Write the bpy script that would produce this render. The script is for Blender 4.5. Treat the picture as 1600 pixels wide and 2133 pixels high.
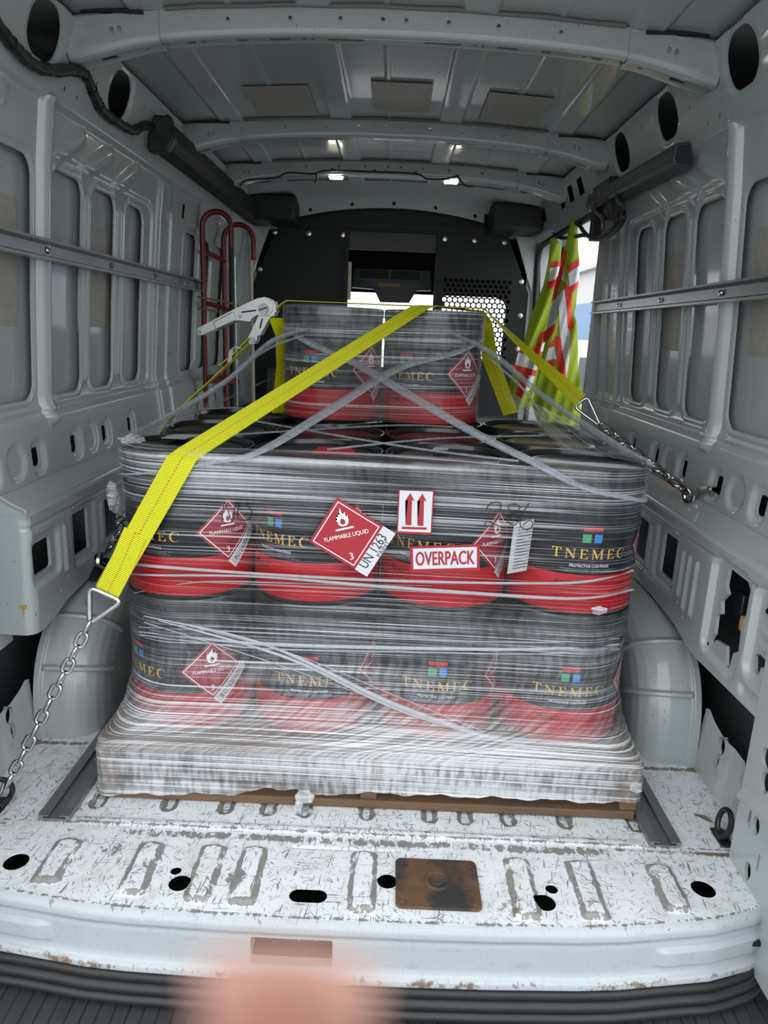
import bpy, bmesh, math, random
import numpy as np
from mathutils import Matrix, Vector

random.seed(7); rng = np.random.default_rng(7)
SC = bpy.context.scene
COL = SC.collection
for o in list(bpy.data.objects): bpy.data.objects.remove(o, do_unlink=True)

# ------------------------------------------------------------------ camera, sky, exposure
FPX = 1479.0
def _basis(rho):
    dy = np.array([21 / FPX, 375.5 / FPX, 1.0]); dy /= np.linalg.norm(dy)
    dx = np.array([math.cos(rho), -math.sin(rho), 0.0]); dx[2] = -(dx @ dy) / dy[2]
    dx -= (dx @ dy) * dy; dx /= np.linalg.norm(dx)
    dz = np.cross(dy, dx)
    if dz[1] < 0: dz = -dz
    return np.stack([dx, dy, dz], 1)
R = _basis(math.radians(2.4))
CAM = Vector((0.03, 0.0, 1.05))
cd = bpy.data.cameras.new('camera'); cam = bpy.data.objects.new('camera', cd); COL.objects.link(cam)
rt, up, fw = (Vector(R[i]) for i in range(3))
mw = Matrix.Identity(4)
for i in range(3):
    mw[i][0] = rt[i]; mw[i][1] = up[i]; mw[i][2] = -fw[i]; mw[i][3] = CAM[i]
cam.matrix_world = mw
cd.sensor_fit = 'VERTICAL'; cd.sensor_height = 36.0; cd.sensor_width = 27.0
cd.lens = FPX / 2133 * 36.0
cd.clip_start = 0.004; cd.clip_end = 300
cd.dof.use_dof = True; cd.dof.focus_distance = 1.9; cd.dof.aperture_fstop = 7.0
SC.camera = cam

W = bpy.data.worlds.new('overcast_sky'); SC.world = W; W.use_nodes = True
nt = W.node_tree; nt.nodes.clear()
wo = nt.nodes.new('ShaderNodeOutputWorld'); bg = nt.nodes.new('ShaderNodeBackground')
tc = nt.nodes.new('ShaderNodeTexCoord'); nz = nt.nodes.new('ShaderNodeTexNoise'); cr = nt.nodes.new('ShaderNodeValToRGB')
nz.inputs['Scale'].default_value = 2.5; nz.inputs['Detail'].default_value = 4
cr.color_ramp.elements[0].position = 0.3; cr.color_ramp.elements[0].color = (0.80, 0.87, 0.93, 1)
cr.color_ramp.elements[1].position = 0.7; cr.color_ramp.elements[1].color = (1.0, 1.0, 1.0, 1)
nt.links.new(tc.outputs['Generated'], nz.inputs['Vector']); nt.links.new(nz.outputs['Fac'], cr.inputs['Fac'])
nt.links.new(cr.outputs['Color'], bg.inputs['Color']); nt.links.new(bg.outputs['Background'], wo.inputs['Surface'])
bg.inputs['Strength'].default_value = 1.0

SC.view_settings.view_transform = 'Standard'; SC.view_settings.look = 'None'
SC.view_settings.gamma = 1.0; SC.view_settings.use_curve_mapping = False
SC.view_settings.exposure = 1.47
SC.cycles.max_bounces = 6; SC.cycles.diffuse_bounces = 4; SC.cycles.glossy_bounces = 2; SC.cycles.transmission_bounces = 2; SC.cycles.transparent_max_bounces = 8
SC.cycles.use_light_tree = False; SC.cycles.caustics_reflective = False; SC.cycles.caustics_refractive = False

# ------------------------------------------------------------------ materials
MATS = {}
class NT:
    def __init__(s, name):
        s.m = bpy.data.materials.new(name); s.m.use_nodes = True; s.t = s.m.node_tree
        s.p = s.t.nodes['Principled BSDF']; s.out = s.t.nodes['Material Output']; MATS[name] = s.m
    def n(s, kind, **kw):
        x = s.t.nodes.new('ShaderNode' + kind)
        for k, v in kw.items():
            if hasattr(x, k) and k not in ('inputs',): setattr(x, k, v)
        return x
    def l(s, a, b): s.t.links.new(a, b)
    def val(s, a, b, op, clamp=False):
        x = s.n('Math', operation=op, use_clamp=clamp)
        for i, q in enumerate((a, b)):
            if q is None: continue
            if isinstance(q, (int, float)): x.inputs[i].default_value = q
            else: s.l(q, x.inputs[i])
        return x.outputs[0]
    def coord(s, kind='pos', scale=(1, 1, 1), rot=(0, 0, 0)):
        if kind == 'pos': src = s.n('NewGeometry').outputs['Position']
        elif kind == 'uv': src = s.n('UVMap').outputs['UV']
        else: src = s.n('TexCoord').outputs['Object']
        if any(rot):
            m0 = s.n('Mapping'); m0.inputs['Rotation'].default_value = rot; s.l(src, m0.inputs['Vector']); src = m0.outputs['Vector']
        mp = s.n('Mapping'); mp.inputs['Scale'].default_value = scale
        s.l(src, mp.inputs['Vector']); return mp.outputs['Vector']
    def noise(s, vec, scale, detail=3, rough=0.55, dist=0.0):
        x = s.n('TexNoise'); s.l(vec, x.inputs['Vector']); x.inputs['Scale'].default_value = scale
        x.inputs['Detail'].default_value = detail; x.inputs['Roughness'].default_value = rough; x.inputs['Distortion'].default_value = dist
        return x.outputs['Fac']
    def step(s, v, lo, hi):
        x = s.n('MapRange', interpolation_type='SMOOTHSTEP'); s.l(v, x.inputs['Value'])
        x.inputs['From Min'].default_value = lo; x.inputs['From Max'].default_value = hi
        return x.outputs['Result']
    def mix(s, f, a, b):
        x = s.n('Mix', data_type='RGBA')
        if isinstance(f, (int, float)): x.inputs['Factor'].default_value = f
        else: s.l(f, x.inputs['Factor'])
        for nm, q in (('A', a), ('B', b)):
            sk = [i for i in x.inputs if i.name == nm and i.type == 'RGBA'][0]
            if isinstance(q, tuple): sk.default_value = q + (1,) if len(q) == 3 else q
            else: s.l(q, sk)
        return [o for o in x.outputs if o.type == 'RGBA'][0]
    def bump(s, h, strength=0.3, dist=0.01):
        x = s.n('Bump'); s.l(h, x.inputs['Height']); x.inputs['Strength'].default_value = strength; x.inputs['Distance'].default_value = dist
        s.l(x.outputs['Normal'], s.p.inputs['Normal']); return x
    def base(s, q):
        if isinstance(q, tuple): s.p.inputs['Base Color'].default_value = q + (1,)
        else: s.l(q, s.p.inputs['Base Color'])
    def set(s, **kw):
        for k, v in kw.items(): s.p.inputs[k.replace('_', ' ')].default_value = v
        return s

def simple(name, col, rough=0.5, metal=0.0, var=0.12, scale=30, bump=0.0, coat=0.0, spec=0.5):
    s = NT(name); v = s.coord('obj'); n = s.noise(v, scale, 2)
    dark = tuple(c * (1 - var) for c in col); light = tuple(min(1, c * (1 + var)) for c in col)
    s.base(s.mix(n, dark, light)); s.set(Roughness=rough, Metallic=metal)
    s.p.inputs['Specular IOR Level'].default_value = spec
    if coat: s.p.inputs['Coat Weight'].default_value = coat; s.p.inputs['Coat Roughness'].default_value = 0.08
    if bump: s.bump(n, bump, 0.002)
    return s.m

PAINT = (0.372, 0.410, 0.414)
def paint_mat():
    s = NT('van_paint'); v = s.coord('pos')
    n = s.noise(v, 6, 1); grime = s.step(s.noise(v, 14, 3, 0.7), 0.60, 0.80)
    scr = None; big = s.step(s.noise(v, 3.2, 3), 0.50, 0.66)
    for rot, sc3 in (((0.3, 0.2, 0.4), (300, 300, 34)), ((1.2, 0.3, 0.2), (300, 300, 30)), ((0.4, 1.1, 0.9), (340, 340, 46))):
        q = s.noise(s.coord('pos', sc3, rot), 1.0, 0, 0.4, 0.3); q = s.step(s.val(q, s.val(big, 0.05, 'MULTIPLY'), 'ADD'), 0.86, 0.885)
        scr = q if scr is None else s.val(scr, q, 'MAXIMUM')
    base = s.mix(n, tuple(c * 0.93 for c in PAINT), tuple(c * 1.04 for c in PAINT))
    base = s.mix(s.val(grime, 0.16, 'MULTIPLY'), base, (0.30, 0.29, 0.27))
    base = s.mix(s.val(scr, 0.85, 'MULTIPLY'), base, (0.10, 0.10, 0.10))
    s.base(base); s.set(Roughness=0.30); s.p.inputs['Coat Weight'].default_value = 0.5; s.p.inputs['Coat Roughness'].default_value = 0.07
    return s.m
def floor_mat(name='floor_paint', scratch=0.85, gr=0.40, tint=((0.66, 0.70, 0.715), (0.76, 0.795, 0.81))):
    s = NT(name); v = s.coord('pos')
    at = s.n('Attribute'); at.attribute_name = 'wear'; wear = at.outputs['Fac']
    n = s.noise(v, 7, 5)
    nn = s.n('TexNoise'); nn.inputs['Scale'].default_value = 25; s.l(v, nn.inputs['Vector'])
    sc = s.n('VectorMath', operation='SCALE'); sc.inputs['Scale'].default_value = 0.05; s.l(nn.outputs['Color'], sc.inputs[0])
    warp = s.n('VectorMath', operation='ADD'); s.l(v, warp.inputs[0]); s.l(sc.outputs[0], warp.inputs[1])
    scr = None; zone = s.step(s.noise(v, 6, 3), 0.30, 0.62)
    for ang, fx, fy, th in ((0.15, 300, 22, 0.695), (0.9, 330, 34, 0.715), (1.55, 360, 20, 0.705), (-0.7, 330, 38, 0.715), (-0.25, 360, 44, 0.71), (2.0, 260, 50, 0.725)):
        q = s.noise(s.coord('pos', (fx, fy, 70), (0, 0, ang)), 1.0, 1, 0.4, 0.3)
        q = s.step(s.val(q, s.val(zone, 0.028, 'MULTIPLY'), 'ADD'), th, th + 0.025)
        scr = q if scr is None else s.val(scr, q, 'MAXIMUM')
    chip = s.noise(s.coord('pos', (60, 30, 60)), 1.0, 6, 0.75)
    w1 = s.val(chip, s.val(s.val(wear, 0.34, 'MULTIPLY'), -0.02, 'ADD'), 'ADD')
    worn = s.step(w1, 0.70, 0.735)
    grime = s.step(s.noise(v, 11, 6, 0.7), 0.46, 0.76)
    base = s.mix(n, tint[0], tint[1])
    base = s.mix(s.val(grime, gr, 'MULTIPLY'), base, (0.36, 0.32, 0.27))
    base = s.mix(s.val(scr, scratch, 'MULTIPLY'), base, (0.11, 0.105, 0.10))
    wcol = s.mix(s.noise(v, 40, 4), (0.10, 0.10, 0.10), (0.24, 0.225, 0.20))
    base = s.mix(s.val(worn, 0.9, 'MULTIPLY'), base, wcol)
    at2 = s.n('Attribute'); at2.attribute_name = 'rust'
    rs = s.step(s.val(s.noise(v, 55, 5, 0.7), s.val(at2.outputs['Fac'], 0.5, 'MULTIPLY'), 'ADD'), 0.72, 0.9)
    base = s.mix(s.val(rs, 0.9, 'MULTIPLY'), base, (0.14, 0.085, 0.05))
    s.base(base); s.set(Roughness=0.42)
    s.bump(s.val(worn, scr, 'ADD'), -0.15, 0.002)
    return s.m
def wood_mat():
    s = NT('pallet_wood'); v = s.coord('pos', (3, 60, 60)); n = s.noise(v, 1.0, 6, 0.65, 0.6)
    v2 = s.coord('pos'); d = s.noise(v2, 9, 4)
    c = s.mix(n, (0.055, 0.03, 0.016), (0.20, 0.115, 0.06)); c = s.mix(s.step(d, 0.5, 0.8), c, (0.09, 0.06, 0.045))
    s.base(c); s.set(Roughness=0.75); s.bump(n, 0.4, 0.003); return s.m
def rust_mat():
    s = NT('rusty_steel'); v = s.coord('pos'); n = s.noise(v, 28, 6, 0.7); d = s.step(s.noise(v, 13, 4), 0.42, 0.60)
    c = s.mix(n, (0.045, 0.024, 0.013), (0.17, 0.085, 0.038)); c = s.mix(d, c, (0.025, 0.023, 0.023))
    s.base(c); s.set(Roughness=0.7); s.bump(n, 0.5, 0.002); return s.m
def film_mat(name, milk, streaks, xs=0.9, ys=300.0, rough=0.2, prof=True, col=(0.78, 0.81, 0.84), base_d=0.0):
    """stretch film: clear where single and smooth, milky where overlapped, white in drawn cords and in painted streaks of sky glare"""
    s = NT(name)
    def sc(fx, fy, det=2, rgh=0.5, dist=0.0): return s.noise(s.coord('uv', (fx, fy, 1)), 1.0, det, rgh, dist)
    fine = sc(xs, ys, 2, 0.6, 0.15); mid = sc(xs * 0.8, ys * 0.33, 2, 0.6, 0.2); band = sc(1.1, 17.0, 1); blot = sc(70.0, 16.0, 1, 0.6); hair = sc(xs * 1.6, ys * 2.6, 1)
    if prof:
        at = s.n('Attribute'); at.attribute_name = 'layers'; lay = at.outputs['Fac']
    else:
        vv = s.n('Value'); vv.outputs[0].default_value = 1.0; lay = vv.outputs[0]
    bandm = s.step(band, 0.30, 0.70)
    th = s.val(s.val(0.16, s.val(lay, s.val(s.val(bandm, 0.09, 'MULTIPLY'), 0.045, 'ADD'), 'MULTIPLY'), 'SUBTRACT'), 0.50, 'ADD')
    s1 = s.step(s.val(fine, th, 'SUBTRACT'), 0.0, 0.055); s2 = s.step(s.val(mid, th, 'SUBTRACT'), 0.0, 0.10); s3 = s.step(s.val(hair, th, 'SUBTRACT'), 0.0, 0.07)
    st = s.val(s.val(s.val(s1, 0.75, 'MULTIPLY'), s.val(s2, 0.50, 'MULTIPLY'), 'MAXIMUM'), s.val(s3, 0.45, 'MULTIPLY'), 'MAXIMUM')  # white streaks mix film folds with sky glare painted into the density
    if prof:
        ah = s.n('Attribute'); ah.attribute_name = 'haze'; hz = ah.outputs['Fac']
    else: hz = lay
    mk = s.val(s.val(hz, milk, 'MULTIPLY'), s.val(s.step(blot, 0.30, 0.70), 0.55, 'ADD'), 'MULTIPLY')
    mk = s.val(mk, s.val(s.step(fine, 0.35, 0.62), 0.5, 'ADD'), 'MULTIPLY')
    den = s.val(s.val(s.val(st, streaks, 'MULTIPLY'), mk, 'ADD'), base_d, 'ADD', True)
    den = s.val(den, 0.93, 'MINIMUM')
    s.base(col); s.set(Roughness=rough); s.p.inputs['Specular IOR Level'].default_value = 0.5
    bm_ = s.bump(s.val(s.val(mid, 0.7, 'MULTIPLY'), s.val(fine, 0.4, 'MULTIPLY'), 'ADD'), 0.8, 0.004)
    tl = s.n('BsdfTranslucent'); tl.inputs['Color'].default_value = (0.8, 0.82, 0.84, 1)
    mt = s.n('MixShader'); mt.inputs[0].default_value = 0.25; s.l(s.p.outputs[0], mt.inputs[1]); s.l(tl.outputs[0], mt.inputs[2])
    tr = s.n('BsdfTransparent'); tr.inputs['Color'].default_value = (0.98, 0.985, 0.99, 1)
    mx = s.n('MixShader'); s.l(den, mx.inputs[0]); s.l(tr.outputs[0], mx.inputs[1]); s.l(mt.outputs[0], mx.inputs[2])
    gl = s.n('BsdfGlossy'); gl.inputs['Roughness'].default_value = 0.12; s.l(bm_.outputs['Normal'], gl.inputs['Normal'])
    mx2 = s.n('MixShader'); mx2.inputs[0].default_value = 0.014
    s.l(mx.outputs[0], mx2.inputs[1]); s.l(gl.outputs[0], mx2.inputs[2]); s.l(mx2.outputs[0], s.out.inputs['Surface'])
    return s.m
def webbing_mat(name, col):
    s = NT(name); uv = s.n('UVMap').outputs['UV']
    sx = s.n('SeparateXYZ'); s.l(uv, sx.inputs[0])
    w = s.val(s.val(sx.outputs['X'], 2 * math.pi / 0.0042, 'MULTIPLY'), None, 'SINE')
    h = s.val(s.val(w, 0.5, 'MULTIPLY'), 0.5, 'ADD')
    y = sx.outputs['Y']
    line = s.val(s.val(s.val(y, 0.0, 'SUBTRACT'), None, 'ABSOLUTE'), 0.0011, 'LESS_THAN')
    w2 = s.val(s.val(s.val(sx.outputs['X'], 2 * math.pi / 0.008, 'MULTIPLY'), None, 'SINE'), -0.4, 'GREATER_THAN')
    base = s.mix(h, tuple(c * 0.72 for c in col), col)
    base = s.mix(s.val(s.val(line, w2, 'MULTIPLY'), 0.85, 'MULTIPLY'), base, (0.42, 0.16, 0.01))
    s.base(base); s.set(Roughness=0.55); s.bump(h, 0.6, 0.002); return s.m
def pad_mat():
    s = NT('sound_pad'); v = s.coord('pos', (1, 1, 1)); n = s.noise(v, 60, 6, 0.7); 
    s.base(s.mix(n, (0.20, 0.19, 0.16), (0.44, 0.42, 0.37))); s.set(Roughness=0.5); return s.m

paint = paint_mat(); floorm = floor_mat(); sillm = floor_mat('sill_paint', 0.12, 0.10, ((0.36, 0.40, 0.42), (0.41, 0.455, 0.475))); wood = wood_mat(); rust = rust_mat(); padm = pad_mat()
black = simple('black_plastic', (0.012, 0.013, 0.014), 0.42, var=0.3)
trim_black = simple('black_trim', (0.007, 0.008, 0.009), 0.6, var=0.3)
rubber = simple('black_rubber', (0.014, 0.014, 0.015), 0.5, var=0.3, bump=0.2)
bumper_m = simple('bumper_plastic', (0.032, 0.034, 0.037), 0.55, var=0.5, scale=18, bump=0.25)
greysteel = simple('partition_grey', (0.012, 0.014, 0.0145), 0.5, var=0.08, spec=0.25)
cav_shade = simple('cavity_shade', (0.07, 0.075, 0.08), 0.6, var=0.4, scale=12)  # dark colour stands in for the shade inside wall and sill cavities
alu = simple('aluminium', (0.52, 0.53, 0.54), 0.36, 1.0, var=0.18, scale=14, bump=0.1)
alu_dull = simple('dull_aluminium', (0.27, 0.275, 0.28), 0.45, 0.75, var=0.22, scale=22, bump=0.2)
zinc = simple('zinc_steel', (0.55, 0.55, 0.54), 0.22, 1.0, var=0.15, scale=50)
axle_m = simple('axle_steel', (0.20, 0.20, 0.20), 0.35, 0.8, var=0.15, scale=60)
zincp = simple('zinc_plate', (0.36, 0.37, 0.36), 0.42, 0.8, var=0.10, scale=40)
redpaint = simple('red_paint', (0.13, 0.004, 0.010), 0.35, var=0.15)
pail_black = simple('pail_black', (0.009, 0.011, 0.015), 0.34, var=0.2, coat=0.0, spec=0.35)
pail_lid = simple('pail_lid', (0.010, 0.010, 0.011), 0.22, var=0.2, coat=0.2)
pail_red = simple('pail_red', (0.36, 0.0012, 0.008), 0.40, var=0.08, coat=0.0, spec=0.3)
gold = simple('gold_print', (0.56, 0.34, 0.05), 0.4, var=0.1)
whitep = simple('white_print', (0.82, 0.83, 0.84), 0.5, var=0.04)
grey_print = simple('grey_print', (0.42, 0.43, 0.44), 0.5, var=0.05)
blackp = simple('black_print', (0.008, 0.012, 0.013), 0.5, var=0.1)
greenp = simple('green_print', (0.03, 0.26, 0.12), 0.4, var=0.05)
bluep = simple('blue_print', (0.02, 0.17, 0.46), 0.4, var=0.05)
redp = simple('red_print', (0.42, 0.008, 0.02), 0.4, var=0.05)
placard_m = simple('placard_red', (0.24, 0.004, 0.018), 0.35, var=0.06, coat=0.3)
sticker_red = simple('sticker_red', (0.32, 0.004, 0.018), 0.35, var=0.06, coat=0.3)
sticker_white = simple('sticker_white', (0.56, 0.57, 0.60), 0.35, var=0.03, coat=0.3)
strap_y = webbing_mat('yellow_webbing', (0.70, 0.70, 0.002))
lime = simple('lime_mesh', (0.25, 0.33, 0.003), 0.7, var=0.15, scale=12)
vest_red = simple('orange_tape', (0.62, 0.02, 0.01), 0.55, var=0.08)
silver = simple('silver_tape', (0.55, 0.56, 0.57), 0.35, 0.3, var=0.08)
skin = simple('skin', (0.17, 0.068, 0.042), 0.5, var=0.08); skin.node_tree.nodes['Principled BSDF'].inputs['Subsurface Weight'].default_value = 0.2
nailm = simple('nail', (0.70, 0.42, 0.34), 0.3, var=0.05)
brass_bungee = simple('bungee_cord', (0.20, 0.14, 0.03), 0.7)
pole_white = simple('pole_cream', (0.50, 0.46, 0.38), 0.55, var=0.15)
glass_dark = simple('dark_glass', (0.10, 0.13, 0.15), 0.08, var=0.1)
white_car = simple('white_car', (0.72, 0.73, 0.74), 0.25, var=0.03, coat=0.5)
siding_blue = simple('siding_blue', (0.10, 0.20, 0.36), 0.5, var=0.08)
siding_grey = simple('siding_grey', (0.42, 0.42, 0.41), 0.5, var=0.08)
concrete = simple('concrete', (0.36, 0.36, 0.35), 0.9, var=0.25, scale=3)
wire_or = simple('orange_wire', (0.45, 0.22, 0.06), 0.5)
yellow_mark = simple('yellow_mark', (0.45, 0.30, 0.06), 0.7, var=0.3, scale=90)
film_main = film_mat('stretch_film', 0.85, 0.88)
film_top = film_mat('stretch_film_top', 1.0, 0.85, ys=240)
cord_m = film_mat('film_cord', 0.16, 0.45, xs=3.0, ys=900, prof=False, base_d=0.26, col=(0.60, 0.65, 0.70))
cordw_m = film_mat('film_cord_white', 0.25, 0.6, xs=3.0, ys=900, prof=False, base_d=0.66, rough=0.35)
def lamp_mat():
    s = NT('lamp_glow'); s.base((1, 0.97, 0.8)); s.p.inputs['Emission Color'].default_value = (1.0, 0.95, 0.72, 1); s.p.inputs['Emission Strength'].default_value = 9.0
    return s.m
lampm = lamp_mat()

# ------------------------------------------------------------------ mesh helpers
def link(o, parent=None, label=None, cat=None, group=None, kind=None):
    COL.objects.link(o)
    if parent is not None: o.parent = parent
    if label: o['label'] = label
    if cat: o['category'] = cat
    if group: o['group'] = group
    if kind: o['kind'] = kind
    return o
def empty(name, loc=(0, 0, 0), rz=0.0, **kw):
    o = bpy.data.objects.new(name, None); o.empty_display_size = 0.05
    o.location = loc; o.rotation_euler = (0, 0, rz); return link(o, **kw)
def mesh_np(name, V, F, mat, smooth=True, uv=None, attrs=None, angle=None):
    V = np.asarray(V, float)
    me = bpy.data.meshes.new(name); me.from_pydata(V.tolist(), [], [tuple(int(i) for i in f) for f in F])
    if smooth: me.polygons.foreach_set('use_smooth', [True] * len(me.polygons))
    if mat: me.materials.append(mat)
    if uv is not None:
        ul = me.uv_layers.new(name='UVMap'); li = np.zeros(len(me.loops), int); me.loops.foreach_get('vertex_index', li)
        ul.data.foreach_set('uv', np.asarray(uv, float)[li].ravel())
    for k, a in (attrs or {}).items():
        at = me.attributes.new(k, 'FLOAT', 'POINT'); at.data.foreach_set('value', np.asarray(a, float))
    me.update(); return me
def fast_mesh(name, V, T, mat, uv=None, attrs=None):
    """numpy verts and triangle array to mesh"""
    me = bpy.data.meshes.new(name); nv, ntri = len(V), len(T); k = T.shape[1]
    me.vertices.add(nv); me.vertices.foreach_set('co', np.asarray(V, np.float32).ravel())
    me.loops.add(ntri * k); me.loops.foreach_set('vertex_index', T.astype(np.int32).ravel())
    me.polygons.add(ntri); me.polygons.foreach_set('loop_start', np.arange(0, ntri * k, k, dtype=np.int32))
    me.polygons.foreach_set('loop_total', np.full(ntri, k, np.int32)); me.polygons.foreach_set('use_smooth', np.ones(ntri, bool))
    if mat: me.materials.append(mat)
    if uv is not None:
        ul = me.uv_layers.new(name='UVMap'); ul.data.foreach_set('uv', np.asarray(uv, np.float32)[T.ravel()].ravel())
    for kk, a in (attrs or {}).items():
        at = me.attributes.new(kk, 'FLOAT', 'POINT'); at.data.foreach_set('value', np.asarray(a, np.float32))
    me.update(); me.validate(); return me
def obj(name, me, parent=None, bevel=0.0, **kw):
    o = bpy.data.objects.new(name, me)
    if bevel:
        b = o.modifiers.new('bevel', 'BEVEL'); b.width = bevel; b.segments = 2; b.limit_method = 'ANGLE'; b.angle_limit = math.radians(40)
    return link(o, parent, **kw)

class MB:
    def __init__(s): s.v = []; s.f = []; s.uv = []
    def add(s, v, f, uv=None):
        o = len(s.v); s.v += [tuple(map(float, p)) for p in v]; s.f += [tuple(i + o for i in q) for q in f]
        s.uv += list(uv) if uv is not None else [(0, 0)] * len(v); return s
    def box(s, x0, x1, y0, y1, z0, z1):
        v = [(x, y, z) for x in (x0, x1) for y in (y0, y1) for z in (z0, z1)]
        return s.add(v, [(0, 1, 3, 2), (4, 6, 7, 5), (0, 4, 5, 1), (2, 3, 7, 6), (0, 2, 6, 4), (1, 5, 7, 3)])
    def obox(s, c, ax, ay, az):
        c, ax, ay, az = (np.array(q, float) for q in (c, ax, ay, az))
        v = [c + i * ax + j * ay + k * az for i in (-1, 1) for j in (-1, 1) for k in (-1, 1)]
        return s.add(v, [(0, 1, 3, 2), (4, 6, 7, 5), (0, 4, 5, 1), (2, 3, 7, 6), (0, 2, 6, 4), (1, 5, 7, 3)])
    def tube(s, path, r, n=10, closed=False, cap=True, flat=None):
        P = np.array(path, float); m = len(P)
        if np.isscalar(r): r = [r] * m
        T = np.zeros_like(P)
        for i in range(m):
            a = P[(i - 1) % m] if closed or i > 0 else P[i]; b = P[(i + 1) % m] if closed or i < m - 1 else P[i]
            T[i] = (b - a) / (np.linalg.norm(b - a) + 1e-12)
        ref = np.array([0, 0, 1.0]) if abs(T[0][2]) < 0.9 else np.array([1.0, 0, 0])
        N = np.cross(T[0], ref); N /= np.linalg.norm(N); vs = []; uvs = []; L = 0
        for i in range(m):
            if i: L += np.linalg.norm(P[i] - P[i - 1])
            N = N - (N @ T[i]) * T[i]; N /= np.linalg.norm(N) + 1e-12; B = np.cross(T[i], N)
            for k in range(n):
                a = 2 * math.pi * k / n
                vs.append(P[i] + r[i] * (math.cos(a) * N + (flat or 1.0) * math.sin(a) * B)); uvs.append((L, k / n * 0.02))
        fs = []
        for i in range(m if closed else m - 1):
            for k in range(n):
                a = i * n + k; b = i * n + (k + 1) % n; j = ((i + 1) % m) * n
                fs.append((a, b, j + (k + 1) % n, j + k))
        if cap and not closed: fs += [tuple(range(n - 1, -1, -1)), tuple((m - 1) * n + k for k in range(n))]
        return s.add(vs, fs, uvs)
    def cyl(s, p0, p1, r, n=16, r1=None): return s.tube([p0, p1], [r, r if r1 is None else r1], n)
    def ribbon(s, path, wdir, width, thick=0.002, u0=0.0):
        """flat strap along path; wdir = width direction per point"""
        P = np.array(path, float); Wd = np.array(wdir, float); m = len(P)
        if Wd.ndim == 1: Wd = np.tile(Wd, (m, 1))
        vs, uvs, fs, L = [], [], [], u0
        for i in range(m):
            a = P[max(i - 1, 0)]; b = P[min(i + 1, m - 1)]; T = (b - a) / np.linalg.norm(b - a)
            if i: L += np.linalg.norm(P[i] - P[i - 1])
            w = Wd[i] / np.linalg.norm(Wd[i]); nn = np.cross(T, w); nn /= np.linalg.norm(nn)
            for su, sv in ((-.5, .5), (.5, .5), (.5, -.5), (-.5, -.5)):
                vs.append(P[i] + w * su * width + nn * sv * thick); uvs.append((L, su * width))
        for i in range(m - 1):
            for k in range(4):
                a = i * 4 + k; b = i * 4 + (k + 1) % 4; fs.append((a, b, b + 4, a + 4))
        fs += [(3, 2, 1, 0), tuple((m - 1) * 4 + k for k in range(4))]
        return s.add(vs, fs, uvs)
    def lathe(s, prof, n=48, c=(0, 0, 0), a0=0.0, a1=2 * math.pi):
        full = abs(a1 - a0 - 2 * math.pi) < 1e-6; m = n if full else n + 1
        vs = [(c[0] + r * math.sin(a0 + (a1 - a0) * k / n), c[1] - r * math.cos(a0 + (a1 - a0) * k / n), c[2] + z) for r, z in prof for k in range(m)]
        fs = []
        for i in range(len(prof) - 1):
            for k in range(n):
                k2 = (k + 1) % m
                fs.append((i * m + k, i * m + k2, (i + 1) * m + k2, (i + 1) * m + k))
        return s.add(vs, fs)
    def extrude(s, poly, fn, t0, t1):
        """2D polygon extruded between t0 and t1; fn(a, b, t) -> xyz"""
        n = len(poly); v = [fn(a, b, t) for t in (t0, t1) for a, b in poly]
        return s.add(v, [tuple(range(n - 1, -1, -1)), tuple(range(n, 2 * n))] + [(i, (i + 1) % n, n + (i + 1) % n, n + i) for i in range(n)])
    def build(s, name, mat, parent=None, smooth=True, bevel=0.0, **kw):
        me = mesh_np(name, s.v, s.f, mat, smooth, uv=s.uv)
        if smooth: 
            try: me.set_sharp_from_angle(angle=math.radians(38))
            except Exception: pass
        return obj(name, me, parent, bevel, **kw)

# signed distances (positive outside)
def rrect(U, V, u0, u1, v0, v1, r):
    cx, cy, hx, hy = (u0 + u1) / 2, (v0 + v1) / 2, (u1 - u0) / 2 - r, (v1 - v0) / 2 - r
    dx, dy = np.abs(U - cx) - hx, np.abs(V - cy) - hy
    return np.hypot(np.maximum(dx, 0), np.maximum(dy, 0)) + np.minimum(np.maximum(dx, dy), 0) - r
def circ(U, V, cu, cv, r, sv=1.0): return np.hypot(U - cu, (V - cv) / sv) - r
def seg(U, V, u0, v0, u1, v1, r):
    du, dv = u1 - u0, v1 - v0; t = np.clip(((U - u0) * du + (V - v0) * dv) / (du * du + dv * dv), 0, 1)
    return np.hypot(U - u0 - t * du, V - v0 - t * dv) - r
def poly_sdf(U, V, pts):
    d = np.full(U.shape, 1e9); ins = np.zeros(U.shape, bool); n = len(pts)
    for i in range(n):
        (x0, y0), (x1, y1) = pts[i], pts[(i + 1) % n]
        d = np.minimum(d, seg(U, V, x0, y0, x1, y1, 0.0))
        cond = ((y0 > V) != (y1 > V)) & (U < (x1 - x0) * (V - y0) / (y1 - y0 + 1e-12) + x0)
        ins ^= cond
    return np.where(ins, -d, d)
def ss(x, a, b):
    t = np.clip((x - a) / (b - a), 0, 1); return t * t * (3 - 2 * t)
def union(*ds):
    d = ds[0]
    for q in ds[1:]: d = np.minimum(d, q)
    return d
def grid(a, b, step): return np.linspace(a, b, max(2, int(round((b - a) / step)) + 1))
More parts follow.
